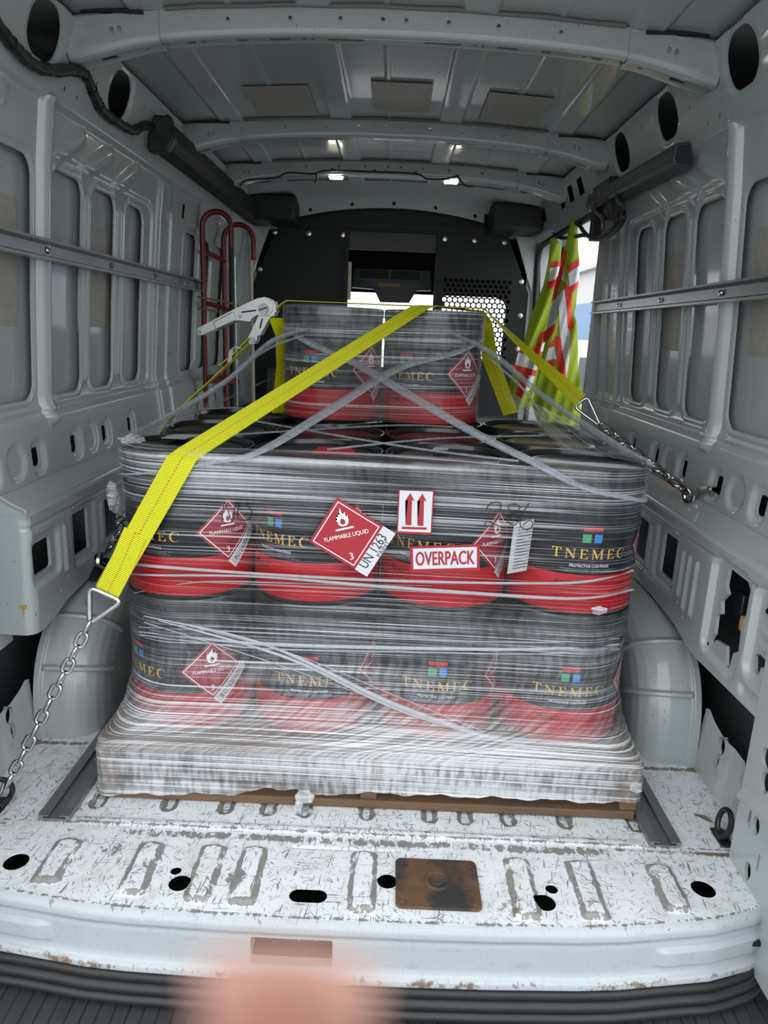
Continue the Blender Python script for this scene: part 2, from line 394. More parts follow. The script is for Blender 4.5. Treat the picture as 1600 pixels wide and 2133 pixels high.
def sheet(name, us, vs, pos, mat, hole=None, parent=None, flange=None, attrs=None, uvs=False, **kw):
    """surface over a (u, v) grid with real cut-outs whose rims follow the outline; flange = offset vector of the rim"""
    U, V = np.meshgrid(us, vs, indexing='ij'); nu, nv = U.shape; keep = np.ones(U.shape, bool); S = None
    if hole is not None:
        cell = max(us[1] - us[0], vs[1] - vs[0]); S = hole(U, V); e = 1e-4
        gu = (hole(U + e, V) - hole(U - e, V)) / (2 * e); gv = (hole(U, V + e) - hole(U, V - e)) / (2 * e)
        g = np.hypot(gu, gv); near = (np.abs(S) < 0.72 * cell) & (g > 0.3)
        inner = np.zeros(U.shape, bool); inner[1:-1, 1:-1] = True
        U = np.where(near, U - S * gu / np.maximum(g, 1e-6) ** 2, U); V = np.where(near, V - S * gv / np.maximum(g, 1e-6) ** 2, V)
        keep = (S > 0) | near
    P = pos(U, V); idx = np.arange(nu * nv).reshape(nu, nv)
    a, b, c, d = idx[:-1, :-1].ravel(), idx[1:, :-1].ravel(), idx[1:, 1:].ravel(), idx[:-1, 1:].ravel()
    T = np.concatenate([np.stack([a, b, c], 1), np.stack([a, c, d], 1)])
    kf = keep.ravel(); T = T[kf[T].all(1)]; Vx = np.stack(P, -1).reshape(-1, 3) if isinstance(P, tuple) else P.reshape(-1, 3)
    if hole is not None:
        # drop triangles whose three corners all sit on the rim but whose middle is inside the hole
        cu = U.ravel()[T].mean(1); cv = V.ravel()[T].mean(1); T = T[hole(cu, cv) > -1e-5]
    UV = np.stack([U.ravel(), V.ravel()], 1); AT = {k: f(U, V).ravel() for k, f in (attrs or {}).items()}
    if flange is not None and hole is not None:
        E = np.concatenate([T[:, [0, 1]], T[:, [1, 2]], T[:, [2, 0]]]); key = np.sort(E, 1); code = key[:, 0].astype(np.int64) * (nu * nv) + key[:, 1]
        uq, inv, cnt = np.unique(code, return_inverse=True, return_counts=True); B = E[cnt[inv] == 1]
        i0, j0 = np.divmod(B[:, 0], nv); i1, j1 = np.divmod(B[:, 1], nv)
        border = ((i0 == 0) & (i1 == 0)) | ((i0 == nu - 1) & (i1 == nu - 1)) | ((j0 == 0) & (j1 == 0)) | ((j0 == nv - 1) & (j1 == nv - 1))
        B = B[~border]
        if len(B):
            uniq, r = np.unique(B, return_inverse=True); r = r.reshape(B.shape); off = len(Vx)
            Vx = np.concatenate([Vx, Vx[uniq] + np.array(flange)]); UV = np.concatenate([UV, UV[uniq]])
            for k in AT: AT[k] = np.concatenate([AT[k], AT[k][uniq]])
            T = np.concatenate([T, np.stack([B[:, 1], B[:, 0], r[:, 0] + off], 1), np.stack([B[:, 1], r[:, 0] + off, r[:, 1] + off], 1)])
    used = np.unique(T); remap = np.zeros(len(Vx), int); remap[used] = np.arange(len(used)); T = remap[T]
    me = fast_mesh(name, Vx[used], T, mat, UV[used] if uvs else None, {k: a[used] for k, a in AT.items()})
    try: me.set_sharp_from_angle(angle=math.radians(50))
    except Exception: pass
    return obj(name, me, parent, **kw)

_txt = {}
def text2d(s):
    if s not in _txt:
        cu = bpy.data.curves.new('t', 'FONT'); cu.body = s; cu.size = 1.0; cu.resolution_u = 3
        o = bpy.data.objects.new('t', cu); COL.objects.link(o); dg = bpy.context.evaluated_depsgraph_get()
        me = bpy.data.meshes.new_from_object(o.evaluated_get(dg)); V = np.array([v.co[:] for v in me.vertices])[:, :2]; F = [tuple(p.vertices) for p in me.polygons]
        bpy.data.objects.remove(o); bpy.data.curves.remove(cu); bpy.data.meshes.remove(me)
        V = V - (V.min(0) + V.max(0)) / 2; V /= (V[:, 1].max() - V[:, 1].min()); _txt[s] = (V, F)
    return _txt[s]
def text_into(mb, s, h, fn, c=(0, 0), width=None, rot=0.0, sx=1.0):
    V, F = text2d(s); V = V * h; V = V * np.array([sx, 1.0])
    if width: V = V * np.array([width / (V[:, 0].max() - V[:, 0].min()), 1.0])
    ca, sa = math.cos(rot), math.sin(rot)
    mb.add([fn(c[0] + x * ca - y * sa, c[1] + x * sa + y * ca) for x, y in V], F)
def flat_poly(mb, pts, fn):
    bm = bmesh.new(); vs = [bm.verts.new((x, y, 0)) for x, y in pts]; f = bm.faces.new(vs); bmesh.ops.triangulate(bm, faces=[f])
    bm.verts.ensure_lookup_table(); mb.add([fn(v.co.x, v.co.y) for v in bm.verts], [tuple(v.index for v in q.verts) for q in bm.faces]); bm.free()
def quad_grid(mb, corners, fn, n=8):
    (x0, y0), (x1, y1), (x2, y2), (x3, y3) = corners; vs = []
    for i in range(n + 1):
        for j in range(n + 1):
            s, t = i / n, j / n
            vs.append(fn((1 - s) * (1 - t) * x0 + s * (1 - t) * x1 + s * t * x2 + (1 - s) * t * x3, (1 - s) * (1 - t) * y0 + s * (1 - t) * y1 + s * t * y2 + (1 - s) * t * y3))
    mb.add(vs, [(i * (n + 1) + j, (i + 1) * (n + 1) + j, (i + 1) * (n + 1) + j + 1, i * (n + 1) + j + 1) for i in range(n) for j in range(n)])
def smooth_path(pts, n=8):
    P = np.array(pts, float); out = []
    for i in range(len(P) - 1):
        p0, p1, p2, p3 = P[max(i - 1, 0)], P[i], P[i + 1], P[min(i + 2, len(P) - 1)]
        for k in range(n):
            t = k / n; out.append(0.5 * ((2 * p1) + (-p0 + p2) * t + (2 * p0 - 5 * p1 + 4 * p2 - p3) * t * t + (-p0 + 3 * p1 - 3 * p2 + p3) * t ** 3))
    out.append(P[-1]); return out

# ================================================================== the van body (setting)
WZ = np.array([.60, .655, .75, .80, .85, 1.1, 1.42, 1.50, 1.55, 1.562, 1.65, 1.75])
WX = np.array([.872, .875, .882, .888, .893, .878, .852, .842, .836, .826, .800, .765])
def wall_x(z): return np.interp(z, WZ, WX)
WINS = [(1.20, 1.835), (1.945, 2.135), (2.20, 2.375), (2.47, 2.63), (3.13, 3.32), (3.40, 3.56), (3.62, 3.85)]
def wall(side):
    s = -1 if side == 'left' else 1
    wins = WINS if s < 0 else WINS[:4]
    belt = (1.345, 1.567, 1.788, 2.01, 2.231, 2.45)
    heads = (1.36, 1.815, 2.27, 2.69)
    small = [(1.62, 1.60), (1.66, 1.72), (1.95, 1.60), (1.97, 1.71), (2.02, 1.60), (2.11, 1.66), (2.42, 1.60), (2.46, 1.70), (2.53, 1.62), (2.56, 1.70), (2.83, 1.63), (2.86, 1.70),
             (2.80, 1.35), (2.80, 1.12), (2.80, .95), (2.93, 1.35), (2.93, 1.10), (2.93, .93), (3.2, 1.60), (3.28, 1.72), (3.45, 1.60), (3.5, 1.60), (3.62, 1.72), (3.8, 1.60), (3.85, 1.71), (4.0, 1.62), (4.1, 1.7), (4.15, 1.6)]
    def hole(U, V):
        d = union(*[rrect(U, V, a, b, .845, 1.42, .045) for a, b in wins])
        d = union(d, *[rrect(U, V, y - .072, y + .072, 1.622, 1.737, .054) for y in heads])
        d = union(d, *[rrect(U, V, y - .019, y + .019, .679, .727, .013) for y in belt])
        d = union(d, *[rrect(U, V, y - .045, y + .045, 1.64, 1.705, .006) for y in (3.24, 3.41, 3.58, 3.99)])
        d = union(d, *[circ(U, V, y, z, .0065) for y, z in small])
        d = union(d, rrect(U, V, 2.875, 2.89, 1.47, 1.535, .007), rrect(U, V, 3.06, 3.10, 1.46, 1.515, .004))
        if s > 0: d = np.minimum(d, rrect(U, V, 3.03, 4.29, .2, 1.55, .09))
        return d
    def pos(U, V):
        h = np.zeros_like(U)
        for a, b in wins:
            d = rrect(U, V, a, b, .845, 1.42, .045); h += .0045 * ss(d, -.002, .004) * (1 - ss(d, .010, .022))
        for a, b in ((1.915, 2.72), (3.09, 3.9)):
            h -= .007 * (1 - ss(rrect(U, V, a, b, .815, 1.455, .06), -.008, .008))
        h += .024 * np.sqrt(np.clip(1 - (np.minimum(seg(U, V, 1.888, .80, 1.888, 1.545, 0), .026) / .026) ** 2, 0, 1))
        for y in (2.168, 2.422, 3.36, 3.59):
            h += .010 * np.sqrt(np.clip(1 - (np.minimum(seg(U, V, y, .885, y, 1.385, 0), .014) / .014) ** 2, 0, 1))
        h += .012 * ss(U, 2.755, 2.775) * (1 - ss(U, 2.985, 2.995)) * (1 - ss(V, 1.54, 1.55)) - .007 * (1 - ss(np.abs(U - 2.865), .03, .04)) * (1 - ss(V, 1.42, 1.46))
        h += .012 * (1 - ss(V, .795, .812)) + .005 * (1 - ss(np.abs(V - .818), .002, .009))
        for y in belt: h -= .010 * (1 - ss(rrect(U, V, y - .026, y + .034, .665, .742, .024), -.006, .010))
        for y in (1.68, 2.12): h -= .008 * (1 - ss(circ(U, V, y, .705, .045), -.012, .004))
        for y in heads: h -= .005 * (1 - ss(rrect(U, V, y - .072, y + .072, 1.622, 1.737, .054), .004, .014))
        for y0, y1 in ((1.95, 2.10), (2.12, 2.30), (2.36, 2.52), (1.50, 1.70)):   # soft diagonal swages above the windows
            h += .008 * (1 - ss(seg(U, V, y0, 1.44, y1, 1.525, 0), .006, .035))
        h += .006 * ss(V, 1.556, 1.562)
        return np.stack([s * (wall_x(V) - h), U, V], -1)
    return sheet('wall_' + side, grid(1.10, 4.40, .0055), grid(.648, 1.745, .0055), pos, paint, hole, flange=(s * .004, 0, 0), kind='structure',
                 label='white painted steel van side wall, %s side, with window-shaped recesses' % side)
wl = wall('left'); wr = wall('right')

def side_shell(side):
    s = -1 if side == 'left' else 1; par = wl if s < 0 else wr
    # outer skin seen through the cut-outs
    y1 = 4.40 if s < 0 else 3.06
    sheet('outer_skin', grid(.95, y1, .05), grid(.80, 1.60, .05), lambda U, V: np.stack([s * (wall_x(V) + .026), U, V], -1), paint, parent=par)
    for z0, z1, x0, ya, yb in ((-.15, 1.82, .962, .95, y1), (1.555, 1.82, .962, y1 - .01, 4.42)):      # outer shell, closed against light leaks
        MB().box(min(s * x0, s * (x0 + .008)), max(s * x0, s * (x0 + .008)), ya, yb, z0, z1).build('outer_shell', cav_shade, par, smooth=False)
    for z, xa, ya, yb in ((.798, .893, .95, y1), (1.600, .836, .95, 4.42)):  # strips added to stop light leaking into the wall cavity
        MB().box(min(s * xa, s * .965), max(s * xa, s * .965), ya, yb, z - .004, z).build('shell_leak_strip', cav_shade, par, smooth=False)
    if s > 0: MB().box(.832, .965, 3.03, 4.42, 1.552, 1.558).build('shell_leak_strip', paint, par, smooth=False)
    if s > 0: MB().box(.842, .965, 3.03, 3.06, .0, 1.60).build('door_post', paint, par, smooth=False)
    for a, b in (((1.50, 1.815), (2.19, 2.385)) if s < 0 else ((1.52, 1.815), (2.19, 2.385))):
        mb = MB(); mb.obox((s * .8965, (a + b) / 2, 1.175), (s * .0012, 0, 0), (0, (b - a) / 2, 0), (s * -.0115, 0, .148)); mb.build('sound_pad', padm, par, smooth=False)
    # ledge between wall and lower box
    y0 = 1.570 if s < 0 else 1.05
    yend = 4.35 if s < 0 else 3.03
    def led(U, V):
        x = .795 + .083 * V; z = .615 + .043 * V ** 1.5
        x = np.where(V < .12, .795 + .010 * (V / .12) ** .5, x); z = np.where(V < .12, .600 + .016 * (V / .12), z)
        return np.stack([s * x, U, z], -1)
    sheet('ledge', grid(y0, yend, .03), grid(0, 1, .04), led, paint, parent=par)
    if s < 0: sheet('ledge_cap', grid(.80, .965, .01), grid(0, 1, .1), lambda U, V: np.stack([-U, 1.5735 + .004 * V ** 3, .596 + V * (.020 + .047 * np.clip((U - .795) / .083, 0, 1.2) ** 1.3)], -1), paint, parent=par)
    zb = lambda y: np.interp(y, [1.2, 1.60, 1.66, 1.74, 1.92, 3.0], [.325, .312, .318, .338, .352, .345])
    cuts = [(1.815, 1.908, .428, .545, .006), (2.03, 2.13, .417, .535, .006), (2.28, 2.38, .42, .535, .006), (2.55, 2.65, .42, .535, .006)]
    if s < 0: cuts = [(1.595, 1.685, .447, .527, .012)] + cuts
    def hole(U, V):
        z = V
        d = union(*[rrect(U, z, a, b, c, e, r) for a, b, c, e, r in cuts])
        if s > 0:
            big = [(1.425, .545), (1.445, .562), (1.535, .565), (1.537, .520), (1.522, .505), (1.545, .480), (1.535, .452), (1.556, .440), (1.552, .395), (1.565, .372), (1.548, .366), (1.54, .385), (1.49, .392), (1.478, .352), (1.462, .350), (1.455, .392), (1.435, .405), (1.443, .47), (1.425, .50)]
            d = np.minimum(d, poly_sdf(U, z, big))
            d = np.minimum(d, rrect(U, z, 1.16, 1.362, .515, .556, .018))
            d = np.minimum(d, poly_sdf(U, z, [(1.16, .432), (1.36, .438), (1.372, .425), (1.362, .395), (1.345, .392), (1.34, .415), (1.322, .40), (1.30, .412), (1.16, .405)]))
        d = union(d, *[circ(U, z, y, zz, .0055) for y, zz in ((1.60, .562), (1.575, .36), (1.70, .375), (1.785, .555), (1.785, .578), (1.74, .40), (1.96, .56), (1.985, .545), (1.39, .573), (1.40, .365), (1.30, .572))])
        d = np.minimum(d, z - zb(U))
        return d
    rc = .03
    def pos(U, V):
        h = np.zeros_like(U)
        for a, b, c, e, r in cuts:
            d = rrect(U, V, a - .022, b + .03, c - .022, e + .018, .02); h -= .010 * (1 - ss(d, -.006, .006))
        for y in (1.742, 1.975, 2.21): h += .007 * (1 - ss(seg(U, V, y, .42, y, .53, 0), .002, .011))
        if s > 0:
            h -= .014 * (1 - ss(rrect(U, V, 1.41, 1.585, .345, .582, .03), -.006, .006))
            h -= .014 * (1 - ss(rrect(U, V, 1.10, 1.385, .378, .58, .03), -.006, .006))
            h -= .008 * (1 - ss(rrect(U, V, 1.10, 1.385, .335, .36, .01), -.004, .004))
            for z in (.49, .46, .53): h += .008 * (1 - ss(seg(U, V, 1.36, z, 1.20, z, 0), .003, .010))
            for y in (1.66, 1.705): h += .007 * (1 - ss(seg(U, V, y, .40, y, .53, 0), .002, .010))
        h -= .006 * (1 - ss(V, .574, .580)) * 0 + .004 * (1 - ss(np.abs(V - .572), .001, .006))
        x = .795 - .012 * (.6 - V) / .3 * 0 - h; y = U.copy()
        if s < 0:   # turn the rear corner: the closing face towards the door
            yc = 1.555 + rc; a = np.clip((yc - U) / rc, 0, math.pi / 2); on = U < yc
            y = np.where(on, yc - rc * np.sin(a), U); x = np.where(on, x + rc * (1 - np.cos(a)) + np.maximum(yc - U - rc * math.pi / 2, 0), x)
            y = np.where(on, y + .06 * (V - .31), y)
        return np.stack([s * x, y, V], -1)
    sheet('lower_panel', grid(1.40 if s < 0 else 1.10, yend, .005), grid(.29, .602, .004), pos, paint, hole, parent=par, flange=(s * .008, 0, 0))
    # wheel arch
    yc, a_, b_ = 2.11, .50, .352
    prof = [(.845, 1.0), (.83, 1.0), (.825, .985), (.80, .985), (.77, .98), (.745, .965), (.722, .935), (.706, .89), (.697, .83), (.692, .74), (.69, .5), (.69, 0.02)]
    xs = np.array([p[0] for p in prof]); sc = np.array([p[1] for p in prof]); tt = np.linspace(0, len(prof) - 1, 70)
    xs, sc = np.interp(tt, range(len(prof)), xs), np.interp(tt, range(len(prof)), sc)
    def arch(U, V):
        k = np.round(V).astype(int); X = xs[k]; S = sc[k]; c, sn = np.cos(U), np.sin(U)
        r = (np.abs(c) ** 3.2 + np.abs(sn) ** 3.0 + 1e-9) ** (-1 / 3.1)
        # the rear end is rounded in plan
        S2 = np.where(c < 0, 1 - (1 - S) * .9, S)
        return np.stack([s * X, yc + a_ * S2 * r * c, b_ * S * r * sn], -1)
    wa = sheet('wheel_arch_' + side, np.linspace(math.pi, 0, 90), np.arange(70).astype(float), arch, paint, kind='structure',
               label='rounded white steel wheel arch on the %s side of the van floor' % side)
    for ang in (2.62, 2.30):
        mb = MB(); pth = []
        for k in range(10, 58, 3):
            p = arch(np.array([[ang]]), np.array([[float(k)]]))[0, 0]; pth.append(p)
        mb.tube(pth, .014, 8, flat=.55); mb.build('arch_rib', paint, wa)
    # low inner strip behind the arch and the rear door pillar
    def hs(U, V): return union(circ(U, V, 1.517, .118, .017, 1.2), rrect(U, V, 1.510, 1.530, .062, .092, .002), circ(U, V, 1.385, .075, .020), rrect(U, V, 1.352, 1.364, .09, .135, .004))
    sheet('side_strip', grid(1.0, 1.62, .004), grid(-.01, 1, .03), lambda U, V: np.stack([s * (.842 + .012 * V + .008 * ss(U, 1.40, 1.43) * (1 - ss(U, 1.47, 1.5))), U, V * np.interp(U, [1.0, 1.39, 1.45, 1.52, 1.57, 1.60, 1.62], [.135, .140, .142, .147, .158, .172, .165])], -1),
          paint, lambda U, V: hs(U, V * .142), parent=par, flange=(s * .01, 0, 0))
    def hp(U, V): return union(rrect(U, V, 1.237, 1.244, .112, .150, .003), circ(U, V, 1.217, .133, .013, 1.5), circ(U, V, 1.215, .232, .015, 1.5), rrect(U, V, 1.16, 1.243, .255, .30, .02), circ(U, V, 1.216, .028, .012, 1.7), rrect(U, V, 1.184, 1.191, .05, .092, .003), rrect(U, V, 1.17, 1.23, .34, .37, .01), circ(U, V, 1.15, .2, .015))
    def pp(U, V):
        x = .785 + 0.0 * U; t = np.clip((U - 1.29) / .05, 0, 1)
        x = x + .062 * t; y = np.where(U > 1.29, 1.29 + .012 * t, U)
        x = x - .008 * (1 - ss(np.abs(V - .175 + .25 * (U - 1.2)), .004, .016)) * (1 - t)
        return np.stack([s * x, y, V], -1)
    sheet('door_pillar', grid(.99, 1.34, .004), grid(-.14, .62, .005), pp, paint, hp, parent=par, flange=(s * .008, 0, 0))
    sheet('door_pillar', grid(.99, 1.12, .02), grid(.60, 1.75, .05), lambda U, V: np.stack([s * (wall_x(np.maximum(V, .66)) - .02 + 0 * U), U, V], -1), paint, parent=par)
    sheet('quarter_panel', grid(.985, 1.62 if s < 0 else 1.14, .03), grid(.27, .665, .03), lambda U, V: np.stack([s * (.884 + 0 * U), U, V], -1), paint, parent=par)
    MB().box(s * .78 if s > 0 else -.965, .965 if s > 0 else -.78, .975, .992, -.14, 1.78).build('door_jamb', paint, par, smooth=False)
    return wa
wa_l = side_shell('left'); wa_r = side_shell('right')

# ------------------------------------------------------------------ floor
FL_RIB = [(-.597, 1.140), (-.425, 1.118), (-.297, 1.110), (-.212, 1.108), (.014, 1.104), (.327, 1.103), (.455, 1.110), (.620, 1.137)]
FR_RIB = [-.592, -.431, -.303, -.208, -.125, .014, .155, .236, .332, .459, .618]
def edge_y(x): return np.interp(np.abs(x), [0, .12, .25, .42, .5, .6, .68, .77, .86, .96], [1.077, 1.077, 1.079, 1.085, 1.091, 1.106, 1.118, 1.146, 1.20, 1.27])
def slot_sdf(U, V, x, y0, y1, w):
    d = rrect(U, V, x - w, x + w, y0, y1 + w, w * .98); q = rrect(U, V, x - w, x + w, y0, y1 - w * .2, .004)
    return np.minimum(np.maximum(d, -(V - y1 + w)), q) if False else np.minimum(seg(U, V, x, y0 + w, x, y1 - w, w), q)
def rear_wear_shade(U, V):
    w = np.zeros_like(U)
    for x, y0 in FL_RIB:
        d = slot_sdf(U, V, x, y0, 1.252, .021); w = np.maximum(w, (.98 + .10 * np.sin(V * 60 + x * 40)) * (1 - ss(np.abs(d - .001), .003, .011)))  # worn rib rims, widened and darkened to paint in shading of the sides
        w = np.maximum(w, .28 * (1 - ss(d, 0, .03)))
    w = np.maximum(w, .80 * (1 - ss(np.abs(V - edge_y(U) - .003), .001, .008)))
    w = np.maximum(w, .80 * (1 - ss(np.abs(V - 1.285), .004, .022)) * ss(U, -.55, -.45) * (1 - ss(U, .5, .6)))
    w = np.maximum(w, .25 * (1 - ss(np.abs(U), .55, .75))); 
    w = np.maximum(w, .8 * (1 - ss(circ(U, V, -.235, 1.165, .012), 0, .035))); w = np.maximum(w, .75 * (1 - ss(circ(U, V, -.50, 1.235, .01), 0, .03)))
    return w
def rear_rust(U, V): return np.maximum(.55 * (1 - ss(np.abs(circ(U, V, .30, 1.125, .01)), 0, .05)), .6 * (1 - ss(np.abs(V - 1.297), .002, .012)) * ss(U, .35, .5)) + .5 * ss(np.abs(U), .70, .76) * (1 - ss(np.abs(V - 1.293), 0, .03))
FL_HOLES = [(-.677, 1.188, .024), (-.357, 1.182, .011), (-.340, 1.151, .0215), (.062, 1.179, .020), (.386, 1.177, .0125), (.365, 1.142, .0215), (.692, 1.195, .0235)]
def rear_hole(U, V):
    return union(*[circ(U, V, a, b, r) for a, b, r in FL_HOLES], seg(U, V, -.108, 1.133, -.070, 1.133, .0175))
def rear_pos(U, V):
    z = np.zeros_like(U)
    for x, y0 in FL_RIB: z += .0085 * (1 - ss(slot_sdf(U, V, x, y0, 1.252, .021), -.005, .010))
    z -= .003 * (1 - ss(np.abs(V - 1.262), .001, .004)) * (1 - ss(np.abs(U + .03), .10, .12))
    return np.stack([U, V, z], -1)
FLOOR = sheet('floor', grid(-.80, .80, .0034), grid(1.06, 1.300, .0034), rear_pos, floorm, lambda U, V: np.minimum(rear_hole(U, V), V - edge_y(U)), flange=(0, 0, -.003),
              attrs={'wear': rear_wear_shade, 'rust': rear_rust}, kind='structure', label='scratched white painted steel van floor with pressed ribs')
def fr_wear(U, V):
    w = np.zeros_like(U)
    for x in FR_RIB:
        d = seg(U, V, x, 1.375, x, 4.2, .016); w = np.maximum(w, 1.0 * (1 - ss(np.abs(d + .003), .004, .010)) * (1 - ss(V, 1.40, 1.7) * .6)); w = np.maximum(w, .6 * (1 - ss(d, 0, .02)) * (1 - ss(V, 1.36, 1.40)))
    w = np.maximum(w, .9 * (1 - ss(np.abs(V - 1.309), .001, .005))); w = np.maximum(w, .9 * (1 - ss(np.abs(V - 1.323), .001, .004)) * (1 - ss(np.abs(U), .58, .62)))
    w = np.maximum(w, .30 * (1 - ss(np.abs(U), .58, .66)))
    return w
def fr_rust(U, V):
    r = .45 * (1 - ss(np.abs(np.abs(U) - .836), .002, .012)) * ss(V, 1.35, 1.40) + .8 * (1 - ss(np.abs(V - 1.600), .002, .016)) * ss(np.abs(U), .69, .72)
    for x in FR_RIB: r = np.maximum(r, .42 * (1 - ss(seg(U, V, x, 1.36, x, 1.44, .012), -.004, .006)))
    return r
def fr_pos(U, V):
    z = np.zeros_like(U)
    for x in FR_RIB: z -= .0075 * (1 - ss(seg(U, V, x, 1.375, x, 4.2, .016), -.007, .005))
    z += .004 * ss(V, 1.304, 1.308) * (1 - ss(V, 1.322, 1.328)) * (1 - ss(np.abs(U), .60, .62))
    return np.stack([U, V, z], -1)
sheet('floor_panel', grid(-.86, .86, .0042), grid(1.300, 1.72, .0042), fr_pos, floorm, parent=FLOOR, attrs={'wear': fr_wear, 'rust': fr_rust})
sheet('floor_panel', grid(-.96, .96, .016), grid(1.72, 4.45, .05), lambda U, V: np.stack([U, V, 0 * U], -1), floorm, parent=FLOOR, attrs={'wear': lambda U, V: .3 + 0 * U, 'rust': lambda U, V: 0 * U})
MB().box(-.96, .96, 1.13, 4.45, -.07, -.06).build('underfloor_shade', trim_black, FLOOR, smooth=False)  # black sheet added under the floor holes to paint in their shade

# sill: the rear cross member below the floor edge
SILL = [(0, 0.0), (-.006, -.004), (-.011, -.012), (-.012, -.024), (-.007, -.031), (-.004, -.036), (-.006, -.045), (-.006, -.098), (-.009, -.108), (-.018, -.113), (-.020, -.124), (-.012, -.132), (.01, -.134)]
st = np.linspace(0, len(SILL) - 1, 200); SY = np.interp(st, range(len(SILL)), [p[0] for p in SILL]); SZ = np.interp(st, range(len(SILL)), [p[1] for p in SILL])
SA = np.concatenate([[0], np.cumsum(np.hypot(np.diff(SY), np.diff(SZ)))])
sz = lambda V: np.interp(V, SA, SZ)
def sill_pos(U, V):
    y = np.interp(V, SA, SY); z = sz(V)
    c = ss(np.abs(U), .56, .60) * (1 - ss(-z, .086, .094)) * ss(-z, .050, .056)      # raised corner steps
    return np.stack([U, edge_y(U) + y - .010 * c, z], -1)
sheet('sill', grid(-.86, .86, .004), grid(0, SA[-1], .003), sill_pos, sillm, lambda U, V: rrect(U, sz(V), -.188, -.036, -.100, -.041, .004), parent=FLOOR, flange=(0, .02, 0),
      attrs={'wear': lambda U, V: .42 * (1 - ss(V, .004, .030)) + .5 * ss(-sz(V), .108, .113) * (1 - ss(-sz(V), .120, .128)), 'rust': lambda U, V: .6 * ss(-sz(V), .106, .115) * ss(np.abs(np.sin(U * 9)), .6, .9)})
mb = MB(); mb.box(-.19, -.034, 1.072, 1.125, -.104, -.102); mb.box(-.19, -.034, 1.125, 1.127, -.104, -.03); mb.box(-.19, -.034, 1.072, 1.125, -.032, -.0305)
mb.build('latch_pocket', cav_shade, FLOOR, smooth=False)
mb = MB(); mb.cyl((-.085, 1.118, -.088), (-.085, 1.118, -.03), .006); mb.cyl((-.085, 1.112, -.060), (-.085, 1.112, -.032), .030, 24); mb.build('latch_striker', zinc, FLOOR)

# rusty cover plate let into the floor
pl = empty('cover_plate', (.160, 1.173, .001), label='rusty square steel cover plate set in the rear floor edge', cat='plate')
mb = MB(); pts = []
for cx, cy, a0 in ((.07, .052, 0), (-.07, .052, 90), (-.07, -.052, 180), (.07, -.052, 270)):
    for k in range(6): a = math.radians(a0 + k * 18); pts.append((cx + .012 * math.cos(a), cy + .012 * math.sin(a)))
mb.extrude(pts, lambda a, b, t: (a, b, t), 0.0, .006); mb.build('plate', rust, pl, bevel=.0015)
mb = MB(); mb.lathe([(.0, .010), (.012, .010), (.014, .0075), (.017, .0075), (.019, .0095), (.023, .0095), (.026, .006)], 32, (.0, .004, 0)); mb.build('boss', rust, pl)
for x, y in ((-.068, .05), (.068, .05), (-.068, -.05), (.068, -.05)):
    mb = MB(); mb.lathe([(0, .0085), (.005, .0085), (.006, .006)], 12, (x, y, 0)); mb.build('rivet', rust, pl)

# ------------------------------------------------------------------ roof and roof bows
def roof_z(x): return 1.803 - .042 * np.clip(np.abs(x) / .77, 0, 1) ** 2
def roof_pos(U, V):
    z = roof_z(U); b = 0
    for x in (-.595, -.195, .205, .605): b = b + .008 * (1 - ss(np.abs(U - x), .036, .046))
    for x in (-.40, -.02, .40): b = b + .003 * (1 - ss(np.abs(U - x), .004, .010))
    return np.stack([U, V, z - b * (np.abs(U) < .74)], -1)
ROOF = sheet('ceiling', grid(-.97, .97, .005), grid(.95, 4.42, .03), roof_pos, paint, kind='structure', label='white painted steel van roof panel with pressed beads')
for a, b, c, d in ((-.485, -.275, 2.50, 2.81), (-.075, .12, 2.455, 2.75), (.298, .505, 2.49, 2.80)):
    mb = MB(); zz = float(roof_z((a + b) / 2)) - .006
    sl = (float(roof_z(b)) - float(roof_z(a))); mb.add([(a, c, zz - sl / 2), (b, c, zz + sl / 2), (b, d, zz + sl / 2), (a, d, zz - sl / 2), (a, c, zz - sl / 2 - .002), (b, c, zz + sl / 2 - .002), (b, d, zz + sl / 2 - .002), (a, d, zz - sl / 2 - .002)],
        [(0, 1, 2, 3), (7, 6, 5, 4), (0, 4, 5, 1), (1, 5, 6, 2), (2, 6, 7, 3), (3, 7, 4, 0)]); mb.build('sound_pad', padm, ROOF, smooth=False)
